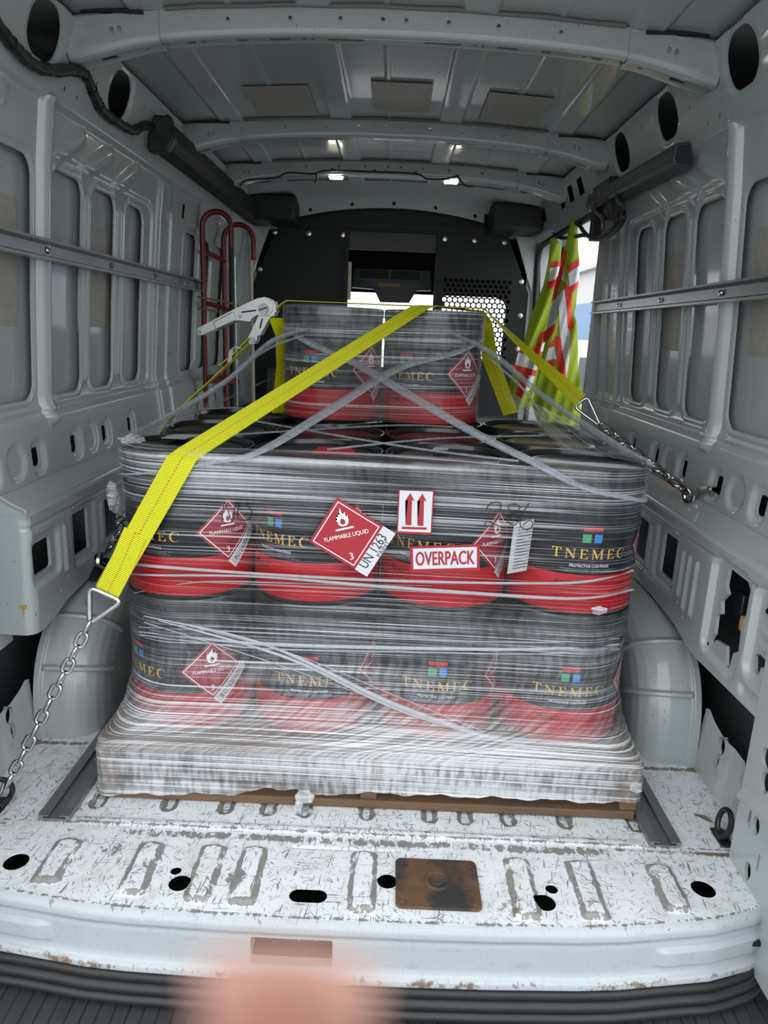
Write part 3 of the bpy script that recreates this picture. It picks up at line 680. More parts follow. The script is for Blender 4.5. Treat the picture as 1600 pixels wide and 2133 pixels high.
def bow(y0):
    B = [(.000, .058), (.000, .010), (.004, .002), (.014, 0.0), (.026, 0), (.030, .004), (.060, .004), (.064, .002), (.072, .006), (.074, .05)]
    bt = np.linspace(0, len(B) - 1, 60); BY = np.interp(bt, range(len(B)), [p[0] for p in B]); BZ = np.interp(bt, range(len(B)), [p[1] for p in B])
    arc = np.concatenate([[0], np.cumsum(np.hypot(np.diff(BY), np.diff(BZ)))])
    zb = lambda x: 1.737 - .055 * (np.abs(x) / .77) ** 2.3
    def pos(U, V):
        y = np.interp(V, arc, BY); z = np.interp(V, arc, BZ); sc_ = (roof_z(U) - zb(U)) / .062
        return np.stack([U, y0 + y, zb(U) + z * sc_], -1)
    f, g = .026, .108
    def hole(U, V):
        A = np.abs(U); d = union(*[circ(A, V, x, f, .0055) for x in (.028, .25, .40, .13, .62, .645)])
        d = union(d, *[rrect(A, V, a, b, g - .016, g - .004, .003) for a, b in ((.075, .165), (.255, .305), (.69, .72))])
        return union(d, *[circ(A, V, x, g - .012, .013, .55) for x in (.375, .50)], *[circ(A, V, x, g - .012, .005) for x in (.20, .22, .47, .56)])
    bo = sheet('roof_bow', grid(-.77, .77, .004), grid(0, arc[-1], .004), pos, paint, hole, parent=ROOF, flange=(0, .004, .006))
    for s in (-1, 1):
        def pb(U, V):
            y = np.interp(V, arc, BY); z = np.interp(V, arc, BZ); t = ss(U, .57, .78)
            yy = (y - .037) * (1.10 + .25 * t) + .037; sc_ = (roof_z(U) - zb(U)) / .062
            return np.stack([s * U, y0 + yy, zb(U) - .004 - .020 * t + z * sc_ * (1.0 + .2 * t)], -1)
        def hb(U, V): return union(circ(U, V, .66, f, .006), circ(U, V, .678, f, .006), rrect(U, V, .685, .725, g - .018, g - .004, .003), circ(U, V, .61, g - .012, .007, .6))
        sheet('bow_bracket', grid(.565, .785, .004), grid(0, arc[-1], .004), pb, paint, hb, parent=bo, flange=(0, .004, .006))
        # dark strip as painted seam shadow where the bow end meets the roof rail
        MB().box(min(s * .60, s * .75), max(s * .60, s * .75), y0 - .012, y0 - .004, roof_z(.68) - .010, roof_z(.68) - .003).build('sealer_and_gap_shade', rubber, bo, smooth=False)
    mb = MB(); mb.tube([(x, y0 - .006 + .003 * math.sin(x * 31), roof_z(x) - .006) for x in np.linspace(-.55, .55, 60)], .005, 6); mb.build('sealer_and_gap_shade', simple('sealer_grey', (.17, .17, .16), .8) if 'sealer_grey' not in MATS else MATS['sealer_grey'], bo)
    return bo
bows = [bow(1.935), bow(2.855), bow(3.50)]
sheet('roof_flange', grid(-.55, .50, .004), grid(0, .05, .004), lambda U, V: np.stack([U, 4.20 + 0 * U, roof_z(U) - .045 - .04 * (U / .5) ** 2 - V], -1), paint,
      lambda U, V: union(*[circ(U, V, x, .026, .010) for x in (-.46, -.23, .0, .23, .45)]), parent=ROOF, flange=(0, .006, 0))
sheet('roof_end', grid(-.80, .80, .02), grid(0, 1, .1), lambda U, V: np.stack([U, 4.20 - .25 * (1 - V), roof_z(U) - .004 - V * (.043 + .04 * (U / .5) ** 2)], -1), paint, parent=ROOF)

# ------------------------------------------------------------------ partition to the cab
YB = 4.32
def panel_edge(U, V, s):      # clipped upper corner and slanting outer edge
    A = s * U; return np.maximum(np.maximum(A - .80, (A - .665) * .905 + (V - 1.585) * .42), V - 1.60)
HX = [(.315 + .031 * c + (.0155 if r % 2 else 0), 1.352 - .0268 * r) for r in range(17) for c in range(13 if r % 2 == 0 else 12)]
PART = sheet('wall_front', grid(-.83, -.262, .02), grid(.01, 1.60, .02), lambda U, V: np.stack([U, YB + 0 * U, V], -1), greysteel,
             lambda U, V: -np.maximum(panel_edge(U, V, -1), -1e9), kind='structure', label='dark grey steel partition wall between load space and cab')
def rp_hole(U, V):
    d = -panel_edge(U, V, 1); I = np.round((1.352 - V) / .0268); I = np.clip(I, 0, 16); best = np.full(U.shape, 1e9)
    for di in (-1, 0, 1):
        r = np.clip(I + di, 0, 16); odd = r % 2; c = np.clip(np.round((U - .315 - .0155 * odd) / .031), 0, 12 - odd)
        best = np.minimum(best, np.hypot(U - .315 - .031 * c - .0155 * odd, V - 1.352 + .0268 * r))
    return np.minimum(d, best - .0118)
sheet('perforated_panel', grid(.262, .83, .0042), grid(.80, 1.60, .0042), lambda U, V: np.stack([U, YB + 0 * U, V], -1), greysteel, rp_hole, parent=PART, flange=(0, .003, 0))
MB().box(-.80, .80, YB + .004, YB + .014, 0, .82).build('lower_plate', greysteel, PART, smooth=False)
for x in (-.262, .262):
    MB().box(x - .012, x + .012, YB - .012, YB + .03, .8, 1.60).build('opening_frame', greysteel, PART, smooth=False)
MB().box(-.262, .262, YB + .02, YB + .03, 1.50, 1.60).build('sliding_panel', black, PART, smooth=False)
MB().box(-.257, -.232, YB + .005, YB + .02, 1.22, 1.43).build('latch_strip', pole_white, PART, smooth=False)
for x, z in ((-.675, 1.575), (-.48, 1.575), (-.285, 1.575), (.30, 1.575), (.47, 1.573), (.64, 1.57), (-.76, 1.37), (.755, 1.36), (.765, 1.17), (.765, .98), (-.79, 1.1)):
    mb = MB(); mb.lathe([(0, .006), (.007, .0055), (.009, .002), (.013, .0015), (.013, 0)], 14); o = mb.build('bolt', zinc, PART); o.location = (x, YB - .001, z); o.rotation_euler = (math.pi / 2, 0, 0)
for x, z in ((-.70, 1.50), (-.735, 1.42), (.665, 1.50), (.695, 1.42)):
    MB().box(x - .004, x + .004, YB - .002, YB - .0005, z - .022, z + .022).build('slot', trim_black, PART, smooth=False)
HEAD = MB().box(-.86, .86, YB - .02, YB + .10, 1.60, 1.84).build('header_trim', trim_black, PART, smooth=False)
MB().box(-.80, .80, YB - .045, YB - .02, 1.608, 1.635).build('header_lip', greysteel, PART, smooth=False)
for s in (-1, 1):
    mb = MB(); mb.box(min(s * .52, s * .80), max(s * .52, s * .80), 4.02, 4.32, 1.60, 1.735); mb.build('corner_box', trim_black, PART, bevel=.02)
    mb = MB(); mb.extrude([(.70, 1.60), (.815, 1.70), (.815, 1.30), (.785, 1.38)], lambda a, b, t: (s * a, t, b), 4.295, 4.31); mb.build('corner_gusset', paint, PART, smooth=False)
for s in (-1, 1): MB().box(min(s * .785, s * .97), max(s * .785, s * .97), YB + .012, YB + .02, 0, 1.82).build('side_filler', paint, PART, smooth=False)
# cab beyond
CAB = PART
sheet('cab_front', grid(-1.0, 1.0, .02), grid(.2, 1.9, .02), lambda U, V: np.stack([U, 5.62 - .25 * np.clip(V - 1.0, -.3, 1), V], -1), trim_black, lambda U, V: rrect(U, V, -.86, .86, .78, 1.325, .09), parent=PART, flange=(0, -.03, 0))
mb = MB(); mb.box(-1.0, 1.0, YB + .1, 5.7, 1.80, 1.82); mb.box(-1.0, -.98, YB, 5.7, 0, 1.82); mb.box(.98, 1.0, YB, 5.7, 0, 1.82); mb.box(-1, 1, YB, 5.7, 0, .02); mb.build('cab_shell', trim_black, PART, smooth=False)
cons = empty('overhead_console', (0, 5.0, 1.33), label='dark grey overhead console with two pockets above the windscreen', cat='console')
mb = MB(); mb.extrude([(-.262, .125), (.262, .130), (.27, .0), (.17, -.005), (.125, -.085), (-.075, -.088), (-.12, -.006), (-.27, .0)], lambda a, b, t: (a, t, b), 0, .12); mb.build('housing', black, cons, bevel=.006)
for x in (-.12, .09):
    mb = MB(); mb.box(x - .095, x + .095, -.004, .0, .060, .115); mb.build('pocket', trim_black, cons, bevel=.002)
mb = MB(); mb.box(-.085, .055, -.005, -.001, .012, .034); mb.build('warning_label', simple('label_yellow', (.40, .25, .02), .5), cons, smooth=False)

# ================================================================== outside
MB().box(-40, 60, -40, 80, -.80, -.76).build('ground', concrete, smooth=False, kind='structure', label='grey concrete yard outside the van')
bmp = sheet('rear_bumper', grid(-.95, .95, .0015), grid(.55, 1.16, .06), lambda U, V: np.stack([U, V, -.200 - .030 * np.clip(.97 - V, 0, 1) - .003 * (1 - ss(np.abs(((U + .0137) / .0275) % 1.0 - .5) * .0275, .0008, .0022)) - .20 * ss(V, .60, .55)], -1), bumper_m,
            label='black ribbed plastic step on the rear bumper below the sill', cat='bumper')
seal = empty('door_seal', (0, 1.05, -.15), label='black rubber door seal running along the lower edge of the sill', cat='rubber seal')
for r, dy, dz in ((.012, -.006, -.147), (.012, -.016, -.164), (.010, -.026, -.180)):
    mb = MB(); pth = [(x, edge_y(x) + dy - 1.05 - .03 * max(0, abs(x) - .62) ** 1.0, dz + .15 + 1.6 * max(0, abs(x) - .70) ** 2) for x in np.linspace(-.88, .88, 120)]
    mb.tube(pth, r, 10); mb.build('seal_lip', rubber, seal)
bld = empty('warehouse', (7.0, 25.0, -.76), label='distant shed with pale grey over blue corrugated metal siding', cat='building')
mb = MB(); zig = []
def siding(z0, z1, mat, nm):
    mb = MB(); n = 60; vs = []; 
    for i in range(n * 4 + 1):
        x = -.25 + i * .06; d = (0, 0, .05, .05)[i % 4]; vs += [(x, -d, z0), (x, -d, z1)]
    mb.add(vs, [(2 * i, 2 * i + 2, 2 * i + 3, 2 * i + 1) for i in range(n * 4)]); mb.build(nm, mat, bld, smooth=False)
MB().box(-.26, 14, .06, 8, 0, 3.05).build('lower_core', siding_blue, bld, smooth=False); siding(0, 3.05, siding_blue, 'lower_siding'); siding(3.05, 4.25, siding_grey, 'upper_siding')
mb = MB(); mb.extrude([(-.5, 4.12), (-.5, 4.24), (14, 5.2), (14, 5.05)], lambda a, b, t: (a, t, b), -.5, 8); mb.build('roof', siding_grey, bld, smooth=False)
MB().box(-.25, 14, .06, 8, 3.05, 4.2).build('upper_core', siding_grey, bld, smooth=False)
car = empty('white_van', (2.02, 8.0, -.76), label='white van parked outside the open side door', cat='van')
mb = MB(); mb.box(0, 4.2, 0, 1.9, .35, 1.80); mb.build('body', white_car, car, bevel=.06)
mb = MB(); mb.box(.055, .20, -.012, .01, 1.20, 1.62); mb.build('rear_window', glass_dark, car, bevel=.01)
mb = MB(); mb.box(.27, .275, -.003, .01, .45, 1.75); mb.build('door_seam', trim_black, car, smooth=False)
for x in (.8, 3.4):
    mb = MB(); mb.cyl((x, .0, .33), (x, .25, .33), .33, 24); mb.build('wheel', rubber, car)

# ================================================================== cargo rails
def track(name, prof, y0, y1, mat, **kw):
    mb = MB(); mb.extrude(prof, lambda a, b, t: (a, t, b), y0, y1); return mb.build(name, mat, smooth=False, **kw)
for s, nm in ((-1, 'left'), (1, 'right')):
    c = .658
    pf = [(-.034, 0), (.034, 0), (.034, .012), (.012, .012), (.012, .0095), (.024, .0095), (.024, .004), (-.024, .004), (-.024, .0095), (-.012, .0095), (-.012, .012), (-.034, .012)]
    pf = [(s * (c + a), b + .001) for a, b in pf]
    t = empty('floor_rail', (s * c, 1.31, 0), label='grey aluminium cargo track screwed to the floor along its %s side' % nm, cat='cargo rail', group='floor cargo tracks')
    o = track('rail', [(a - s * c, b) for a, b in pf], 0, 2.85, alu_dull, parent=t)
    for y in (.22, .62, 1.0):
        mb = MB(); mb.lathe([(0, .0075), (.006, .007), (.009, .0055)], 12, (0, y, 0)); mb.build('screw', alu, t)
    z0, y0, y1 = (1.188, 1.10, 3.36) if s < 0 else (1.152, 1.10, 3.04)
    t = empty('wall_rail', (s * .85, y0, z0), label='long aluminium lashing rail bolted across the recesses of the %s wall' % nm, cat='cargo rail', group='wall lashing rails')
    pf = [(0, 0), (.026, 0), (.026, .006), (.012, .008), (.006, .012), (.006, .037), (.012, .041), (.026, .043), (.026, .049), (0, .049)]
    mb = MB(); mb.extrude([(-s * a, b) for a, b in pf], lambda a, b, q: (a + (s * .006 if q > 1 else 0), q, b), 0, y1 - y0); mb.build('rail', alu, t, smooth=False)
    for q in np.arange(.35, y1 - y0, .42):
        mb = MB(); mb.lathe([(0, .004), (.006, .0035), (.009, 0)], 12); o = mb.build('bolt', zinc, t); o.location = (-s * .0065, float(q), .0245); o.rotation_euler = (0, -s * math.pi / 2, 0)

# ================================================================== pallet
PX0, PX1, PY0, PY1 = -.594, .624, 1.392, 2.408
pal = empty('wooden_pallet', ((PX0 + PX1) / 2, PY0, 0), label='worn wooden pallet under the shrink wrapped pails', cat='pallet')
def pbox(nm, x0, x1, y0, y1, z0, z1):
    c = ((PX0 + PX1) / 2, PY0, 0); mb = MB(); mb.box(x0 - c[0], x1 - c[0], y0 - c[1], y1 - c[1], z0, z1); return mb.build(nm, wood, pal, smooth=False, bevel=.003)
for x in (PX0 + .003, (PX0 + PX1) / 2 - .018, PX1 - .041): pbox('stringer', x, x + .038, PY0 + .004, PY1 - .004, .023, .124)
for k in range(7):
    w = .115 if k in (0, 6) else .09; y = PY0 + k * (PY1 - PY0 - .115) / 6; pbox('deck_board', PX0, PX1, y, y + w, .124, .144)
for y in (PY0, PY0 + .46, PY1 - .10): pbox('bottom_board', PX0 + .004, PX1 - .006, y, y + .10, .003, .023)

# ================================================================== paint pails
PR = .1437
GLYPH = {
 'T': (.92, [[(0, 1), (0, .72), (.05, .72), (.14, .93), (.78, .93), (.87, .72), (.92, .72), (.92, 1)], [(.37, .03), (.55, .03), (.55, .95), (.37, .95)], [(.24, 0), (.68, 0), (.68, .05), (.24, .05)]]),
 'N': (1.05, [[(.12, 0), (.19, 0), (.19, .96), (.12, .96)], [(0, 0), (.31, 0), (.31, .05), (0, .05)], [(0, 1), (.27, 1), (.92, .20), (.92, 0), (.84, 0), (.10, .90), (0, .95)], [(.85, 0), (.92, 0), (.92, 1), (.85, 1)], [(.72, .95), (1.05, .95), (1.05, 1), (.72, 1)]]),
 'E': (.82, [[(.11, 0), (.28, 0), (.28, 1), (.11, 1)], [(0, 1), (0, .95), (.62, .94), (.71, .74), (.76, .74), (.76, 1)], [(.28, .48), (.55, .48), (.55, .54), (.28, .54)], [(.52, .38), (.57, .38), (.57, .64), (.52, .64)], [(0, 0), (.82, 0), (.82, .28), (.77, .28), (.66, .06), (0, .05)]]),
 'M': (1.25, [[(.10, 0), (.17, 0), (.17, .96), (.10, .96)], [(0, 0), (.28, 0), (.28, .05), (0, .05)], [(0, 1), (.26, 1), (.64, .26), (.60, 0), (.54, 0), (.10, .90), (0, .95)], [(.55, 0), (.62, .06), (1.02, 1), (.95, 1)], [(.95, 0), (1.12, 0), (1.12, 1), (.95, 1)], [(.82, 0), (1.25, 0), (1.25, .05), (.82, .05)], [(1.0, .95), (1.25, .95), (1.25, 1), (1.0, 1)]]),
 'C': (.95, [[(.5 + .5 * math.cos(math.radians(a)), .5 + .52 * math.sin(math.radians(a))) for a in range(38, 323, 8)] + [(.58 + .39 * math.cos(math.radians(a)), .5 + .465 * math.sin(math.radians(a))) for a in range(318, 41, -8)], [(.86, .66), (.92, .66), (.92, .99), (.87, .99)]])}
def serif(mb, word, h, fn, c, gap=.20):
    wd = sum(GLYPH[q][0] for q in word) + gap * (len(word) - 1); x = -wd / 2
    for q in word:
        w, polys = GLYPH[q]
        if q == 'C':
            A = [(.5 + .5 * math.cos(math.radians(a)), .5 + .52 * math.sin(math.radians(a))) for a in range(40, 321, 10)]; B = [(.585 + .385 * math.cos(math.radians(a)), .5 + .465 * math.sin(math.radians(a))) for a in range(40, 321, 10)]
            mb.add([fn(c[0] + (x + a) * h, c[1] + b * h) for a, b in A + B], [(i, i + 1, len(A) + i + 1, len(A) + i) for i in range(len(A) - 1)]); polys = polys[1:]
        for k, p in enumerate(polys): flat_poly(mb, [(c[0] + (x + a) * h, c[1] + b * h) for a, b in p], lambda u, v, k=k: fn(u, v, k * .00006))
        x += w + gap
def on_pail(lift, a0=0.0): 
    r0 = PR + lift
    def f(a, b, e=0.0): r = r0 + e; return (r * math.sin(a0 + a / PR), -r * math.cos(a0 + a / PR), b)
    return f
FLAME = [(0, -.30), (.14, -.28), (.24, -.18), (.28, -.03), (.26, .10), (.32, .22), (.20, .12), (.18, .26), (.20, .38), (.08, .27), (.02, .42), (.02, .62), (-.08, .44), (-.07, .28), (-.18, .32), (-.15, .18), (-.30, .24), (-.22, .10), (-.32, .02), (-.24, -.04), (-.26, -.16), (-.16, -.26)]
FLHOLE = [(0, -.22), (.10, -.16), (.12, -.04), (.05, .06), (.07, -.04), (-.01, .04), (-.03, .16), (-.08, .05), (-.13, -.02), (-.09, -.10), (-.12, -.14), (-.06, -.20)]
def placard(parent, fn_of, rot, cz, H=.072, strip=True, red=placard_m, name='hazard_placard', sep=False, label=None):
    """diamond flammable liquid placard; fn_of(lift) maps (a, b) to space"""
    ca, sa = math.cos(rot), math.sin(rot); T = lambda p: (p[0] * ca - p[1] * sa, cz + p[0] * sa + p[1] * ca)
    D = lambda h: [T((0, h)), T((h, 0)), T((0, -h)), T((-h, 0))]
    mb = MB(); quad_grid(mb, D(H), fn_of(.0006)); pl = mb.build(name, red, parent, label=label)
    mb = MB(); h0, h1 = H * .90, H * .865
    o, i = D(h0), D(h1)
    for k in range(4): quad_grid(mb, [o[k], o[(k + 1) % 4], i[(k + 1) % 4], i[k]], fn_of(.0012), 6)
    mb.build('border', whitep, pl)
    mb = MB(); flat_poly(mb, [T((x * H * .55, H * .38 + y * H * .55)) for x, y in FLAME], fn_of(.0012)); quad_grid(mb, [T((-.24 * H, .17 * H)), T((.24 * H, .17 * H)), T((.24 * H, .125 * H)), T((-.24 * H, .125 * H))], fn_of(.0012), 3); fl = mb.build('flame', whitep, pl)
    mb = MB(); flat_poly(mb, [T((x * H * .55, H * .38 + y * H * .55)) for x, y in FLHOLE], fn_of(.0017)); mb.build('flame_core', red, pl)
    g = fn_of(.0012); mb = MB(); f2 = lambda a, b: g(*T((a, b)))
    text_into(mb, 'FLAMMABLE LIQUID', H * .135, f2, (0, -.05 * H), width=H * 1.18); mb.build('lettering', whitep, pl)
    mb = MB(); text_into(mb, '3', H * .19, f2, (0, -.62 * H)); mb.build('class_number', whitep, pl)
    if strip:
        mb = MB(); w = .19 * H; e = H * .5; dx = (.7071, -.7071); ax = (.7071, .7071)
        P = lambda u, v: T((H / 2 + ax[0] * u + dx[0] * v, -H / 2 + ax[1] * u + dx[1] * v)); hl = H * .7071
        quad_grid(mb, [P(-hl, 0), P(hl, 0), P(hl, 2 * w), P(-hl, 2 * w)], fn_of(.0006)); mb.build('un_strip', sticker_white, pl)
        mb = MB(); f3 = lambda a, b: g(*P(a, w - b))
        if sep:
            text_into(mb, 'PAINT', H * .12, f3, (.18 * H, -.14 * H), width=.5 * H); mb.build('paint_word', blackp, pl); mb = MB()
            text_into(mb, 'UN 1263', H * .26, f3, (-.02 * H, .06 * H), width=H * 1.02)
        else: text_into(mb, 'UN1263PAINT', H * .20, f3, (0, 0), width=H * 1.22)
        mb.build('un_number', blackp, pl)
    return pl
def make_pail(full=True, lidonly=False):
    p = empty('paint_pail')
    mb = MB(); mb.lathe([(0, .005), (.136, .005), (.1405, 0), (PR, .005), (PR, .236), (PR + .0022, .240), (PR + .0022, .247), (PR, .251), (PR, .268), (PR + .0024, .272), (PR + .0024, .280), (PR, .284), (PR, .305)], 56); mb.build('body', pail_black, p)
    mb = MB(); mb.lathe([(PR + .0005, .296), (PR + .0026, .297), (PR + .0030, .316), (PR + .001, .322), (PR - .004, .3215), (PR - .007, .312), (PR - .020, .3105), (PR - .024, .3125), (PR - .032, .3125), (PR - .036, .3105), (0, .3105)], 56); mb.build('lid', pail_lid, p)
    mb = MB(); mb.lathe([(PR + .0004, .010), (PR + .0006, .0105), (PR + .0006, .0955), (PR + .0004, .096)], 56); rb = mb.build('red_band', pail_red, p)
    if full:
        f = on_pail(.0009); mb = MB(); serif(mb, 'TNEMEC', .0215, f, (0, .132), .36); mb.build('brand_lettering', gold, p)
        mb = MB(); text_into(mb, 'PROTECTIVE COATINGS', .0058, f, (.0, .1165), width=.085); mb.build('subtitle', whitep, p)
        mb = MB()
        for k in range(3): text_into(mb, 'surface preparation and application - read safety data sheet before use', .0022, f, (0, .109 - .0034 * k), width=.125 - .02 * (k % 2))
        mb.build('small_print', grey_print, p, kind='stuff')
        mb = MB(); quad_grid(mb, [(-.021, .202), (.021, .202), (.021, .1935), (-.021, .1935)], f, 4); mb.build('logo_bar', redp, p)
        mb = MB(); quad_grid(mb, [(-.021, .187), (-.003, .187), (-.003, .168), (-.021, .168)], f, 3); mb.build('logo_square', greenp, p)
        mb = MB(); quad_grid(mb, [(.004, .187), (.021, .187), (.021, .168), (.004, .168)], f, 3); mb.build('logo_square', bluep, p)
        mb = MB(); f2 = on_pail(.0012); text_into(mb, '94-H', .013, f2, (-.052, .077), width=.034); text_into(mb, '2', .007, f2, (-.0315, .072)); text_into(mb, 'O', .013, f2, (-.022, .077))
        mb.build('product_lettering', blackp, rb)
        mb = MB(); text_into(mb, 'Hydro-Zinc', .005, f2, (-.045, .062)); mb.build('product_name', blackp, rb)
        mb = MB(); text_into(mb, 'Net contents', .004, f2, (.05, .018)); mb.build('contents_line', blackp, rb)
        mb = MB()
        for k in range(8): text_into(mb, 'directions for mixing thinning and use', .0024, f2, (.082, .082 - .0055 * k), width=.045)
        mb.build('directions', blackp, rb, kind='stuff')
        placard(p, lambda lift: on_pail(lift + .0008, math.radians(75)), 0, .152)
    return p
def dup(root):
    r = root.copy(); COL.objects.link(r)
    for ch in list(root.children):
        c = ch.copy(); COL.objects.link(c); c.parent = r
        for g in list(ch.children):
            d = g.copy(); COL.objects.link(d); d.parent = c
            for q in list(g.children):
                e = q.copy(); COL.objects.link(e); e.parent = d
    return r
P_full = make_pail(True); P_plain = make_pail(False); used = set()
def place(proto, x, y, z, ang, label, group):
    o = proto if id(proto) not in used else dup(proto); used.add(id(proto))
    o.location = (x, y, z); o.rotation_euler = (0, 0, math.radians(ang)); o['label'] = label; o['category'] = 'pail'; o['group'] = group; return o
PXC = (-.420, -.127, .166, .459); PYC = (1.585, 1.879, 2.173); Z1, Z2, Z3 = .1445, .4668, .7892
ordn = ('leftmost', 'second from the left', 'third from the left', 'rightmost')
for k in range(4):
    place(P_full, PXC[k], PYC[0], Z1, (-45, 0, -3, -2)[k], 'black and red paint pail, %s in the front of the bottom tier' % ordn[k], 'paint pails on the pallet')
    place(P_full, PXC[k], PYC[0], Z2, (-28, -35, -28, 3)[k], 'black and red paint pail, %s in the front of the middle tier' % ordn[k], 'paint pails on the pallet')
for k in range(2):
    place(P_full, (-.148, .146)[k], PYC[2] - .005, Z3, (-22, -33)[k], 'black and red paint pail on top of the stack, %s of the two' % ('left', 'right')[k], 'paint pails on the pallet')
for r in (1, 2):
    for k in range(4):
        place(P_plain, PXC[k], PYC[r], Z1, 0, 'paint pail hidden in the back rows of the bottom tier', 'hidden pails of the bottom tier')
        place(P_plain, PXC[k], PYC[r], Z2, 0, 'black lidded paint pail, %s in the %s row of the middle tier' % (ordn[k], ('second', 'back')[r - 1]), 'paint pails on the pallet')
# papers lying on and between the pails
def paper(nm, pts, mat, label):
    mb = MB(); mb.add(pts + [tuple(np.array(p) + np.array((0, 0, -.0008))) for p in pts], [(0, 1, 2, 3), (7, 6, 5, 4), (0, 4, 5, 1), (1, 5, 6, 2), (2, 6, 7, 3), (3, 7, 4, 0)]); return mb.build(nm, mat, smooth=False, label=label, cat='label')
zl = Z2 + .3235
paper('lid_label', [(-.135, 1.505, zl), (-.035, 1.505, zl), (-.055, 1.60, zl), (-.13, 1.60, zl)], redp, 'red printed label lying on a pail lid in front of the top pails')
paper('lid_label', [(.13, 1.63, zl), (.165, 1.63, zl), (.172, 1.665, zl), (.138, 1.665, zl)], grey_print, 'small white sticker on a pail lid right of the red label')
paper('lid_label', [(-.50, 1.63, zl), (-.445, 1.63, zl), (-.435, 1.70, zl), (-.485, 1.70, zl)], grey_print, 'white sticker on the pail lid beside the yellow strap')
PS = empty('paper_sheet', (.322, 1.47, .56), label='white printed sheet tucked between two middle tier pails', cat='paper')
mb = MB(); mb.obox((.0, .0, .052), (.022, .006, .003), (.0002, .0007, 0), (.003, 0, .058)); mb.build('sheet', grey_print, PS, smooth=False)
mb = MB()
for k in range(14): mb.obox((.002 + .0004 * k, -.0012, .005 + .0072 * k), (.016, .0044, .002), (.0001, .0002, 0), (0, 0, .0008))
mb.build('print_lines', blackp, PS, smooth=False, kind='stuff')

# ================================================================== stretch wrap
WRAP = empty('stretch_wrap', (.02, 1.39, .05), label='clear stretch wrap wound around the pallet of pails', cat='stretch wrap')
WR0 = np.array((.02, 1.39, .05))
def wp(p): return tuple(np.array(p, float) - WR0)
def loop(cx, hx, y0, y1, r, n=300):
    """closed rounded rectangle, starting at the middle of the back, running clockwise seen from above; returns points and lengths"""
    seg_ = []; hy = (y1 - y0) / 2; cy = (y0 + y1) / 2; q = 14
    cs = [(cx - hx + r, y1 - r, 90), (cx - hx + r, y0 + r, 180), (cx + hx - r, y0 + r, 270), (cx + hx - r, y1 - r, 0)]
    pts = [(cx, y1)]
    for x, y, a in cs:
        for k in range(q + 1): t = math.radians(a + 90 * k / q); pts.append((x + r * math.cos(t), y + r * math.sin(t)))
    pts.append((cx, y1)); P = np.array(pts); L = np.concatenate([[0], np.cumsum(np.hypot(*np.diff(P, axis=0).T))]); t = np.linspace(0, L[-1], n)
    return np.stack([np.interp(t, L, P[:, 0]), np.interp(t, L, P[:, 1])], 1), t
def film(name, rows, mat, layer, haze, n=320, bottom=None, top=None, seed=1):
    zs = np.array([q[0] for q in rows]); zz = np.concatenate([np.linspace(zs[i], zs[i + 1], max(2, int(abs(zs[i + 1] - zs[i]) / .005) + 1), endpoint=False) for i in range(len(zs) - 1)] + [[zs[-1]]])
    idx = np.interp(zz, zs, range(len(zs))) if zs[-1] > zs[-2] else None
    par = [np.interp(zz, zs, [q[j] for q in rows]) for j in range(1, 6)]; V, UV, A, Hz = [], [], [], []; rg = np.random.default_rng(seed); ph = rg.uniform(0, 6, 12)
    for i, z in enumerate(zz):
        P, t = loop(par[0][i], par[1][i], par[2][i], par[3][i], par[4][i], n)
        w = .0005 * np.sin(z * 160 + 3 * np.sin(t * 2.1 + ph[0]) + ph[1]) + .0003 * np.sin(z * 410 + 4 * np.sin(t * 1.3 + ph[2]) + ph[3])
        c = np.array([par[0][i], (par[2][i] + par[3][i]) / 2]); dr = P - c; dr /= np.linalg.norm(dr, axis=1)[:, None]; P = P + dr * w[:, None]
        Z = np.full(n, z)
        if bottom is not None: Z = np.maximum(Z, bottom(P[:, 0], t))
        V.append(np.column_stack([P, Z])); UV.append(np.column_stack([t, Z + .012 * np.sin(t * 1.7 + ph[4])])); A.append(layer(P[:, 0], P[:, 1], Z, t)); Hz.append(haze(P[:, 0], P[:, 1], Z, t))
    m = len(zz); V = np.concatenate(V) - WR0; I = np.arange(m * n).reshape(m, n); T = np.stack([I[:-1, :-1].ravel(), I[:-1, 1:].ravel(), I[1:, 1:].ravel(), I[1:, :-1].ravel()], 1)
    return obj(name, fast_mesh(name, V, T, mat, np.concatenate(UV), {'layers': np.concatenate(A), 'haze': np.concatenate(Hz)}), WRAP)
def lay_main(x, y, z, t):
    a = np.interp(z, [.0, .10, .15, .19, .25, .33, .40, .44, .47, .50, .56, .64, .69, .73, .77, .80, .82], [1.25, 1.3, 1.45, 1.20, .58, .52, .78, .90, .58, .50, .48, .62, .82, 1.10, 1.32, 1.1, .7])
    b = 1 + .20 * np.sin(t * 5.3 + z * 9) + .14 * np.sin(t * 11 - z * 14)
    clear = np.exp(-((x - .47) / .10) ** 2 - ((z - .60) / .13) ** 2) + .8 * np.exp(-((x + .48) / .12) ** 2 - ((z - .56) / .10) ** 2) + .6 * np.exp(-((np.abs(x - .02) - .60) / .05) ** 2)
    return np.clip(a * b * (1 - .62 * np.clip(clear, 0, 1)), .12, 1.9)
def haze_main(x, y, z, t):
    a = np.interp(z, [.0, .08, .15, .18, .23, .30, .38, .43, .48, .52, .66, .74, .79, .82], [.48, .52, .56, .42, .19, .14, .12, .07, .025, .006, .012, .05, .08, .08])
    side = 1 - .45 * ss(np.abs(x - .02), .50, .60)
    return a * side * (1 + .3 * np.sin(t * 7.7 + z * 21))
cxm = .0195
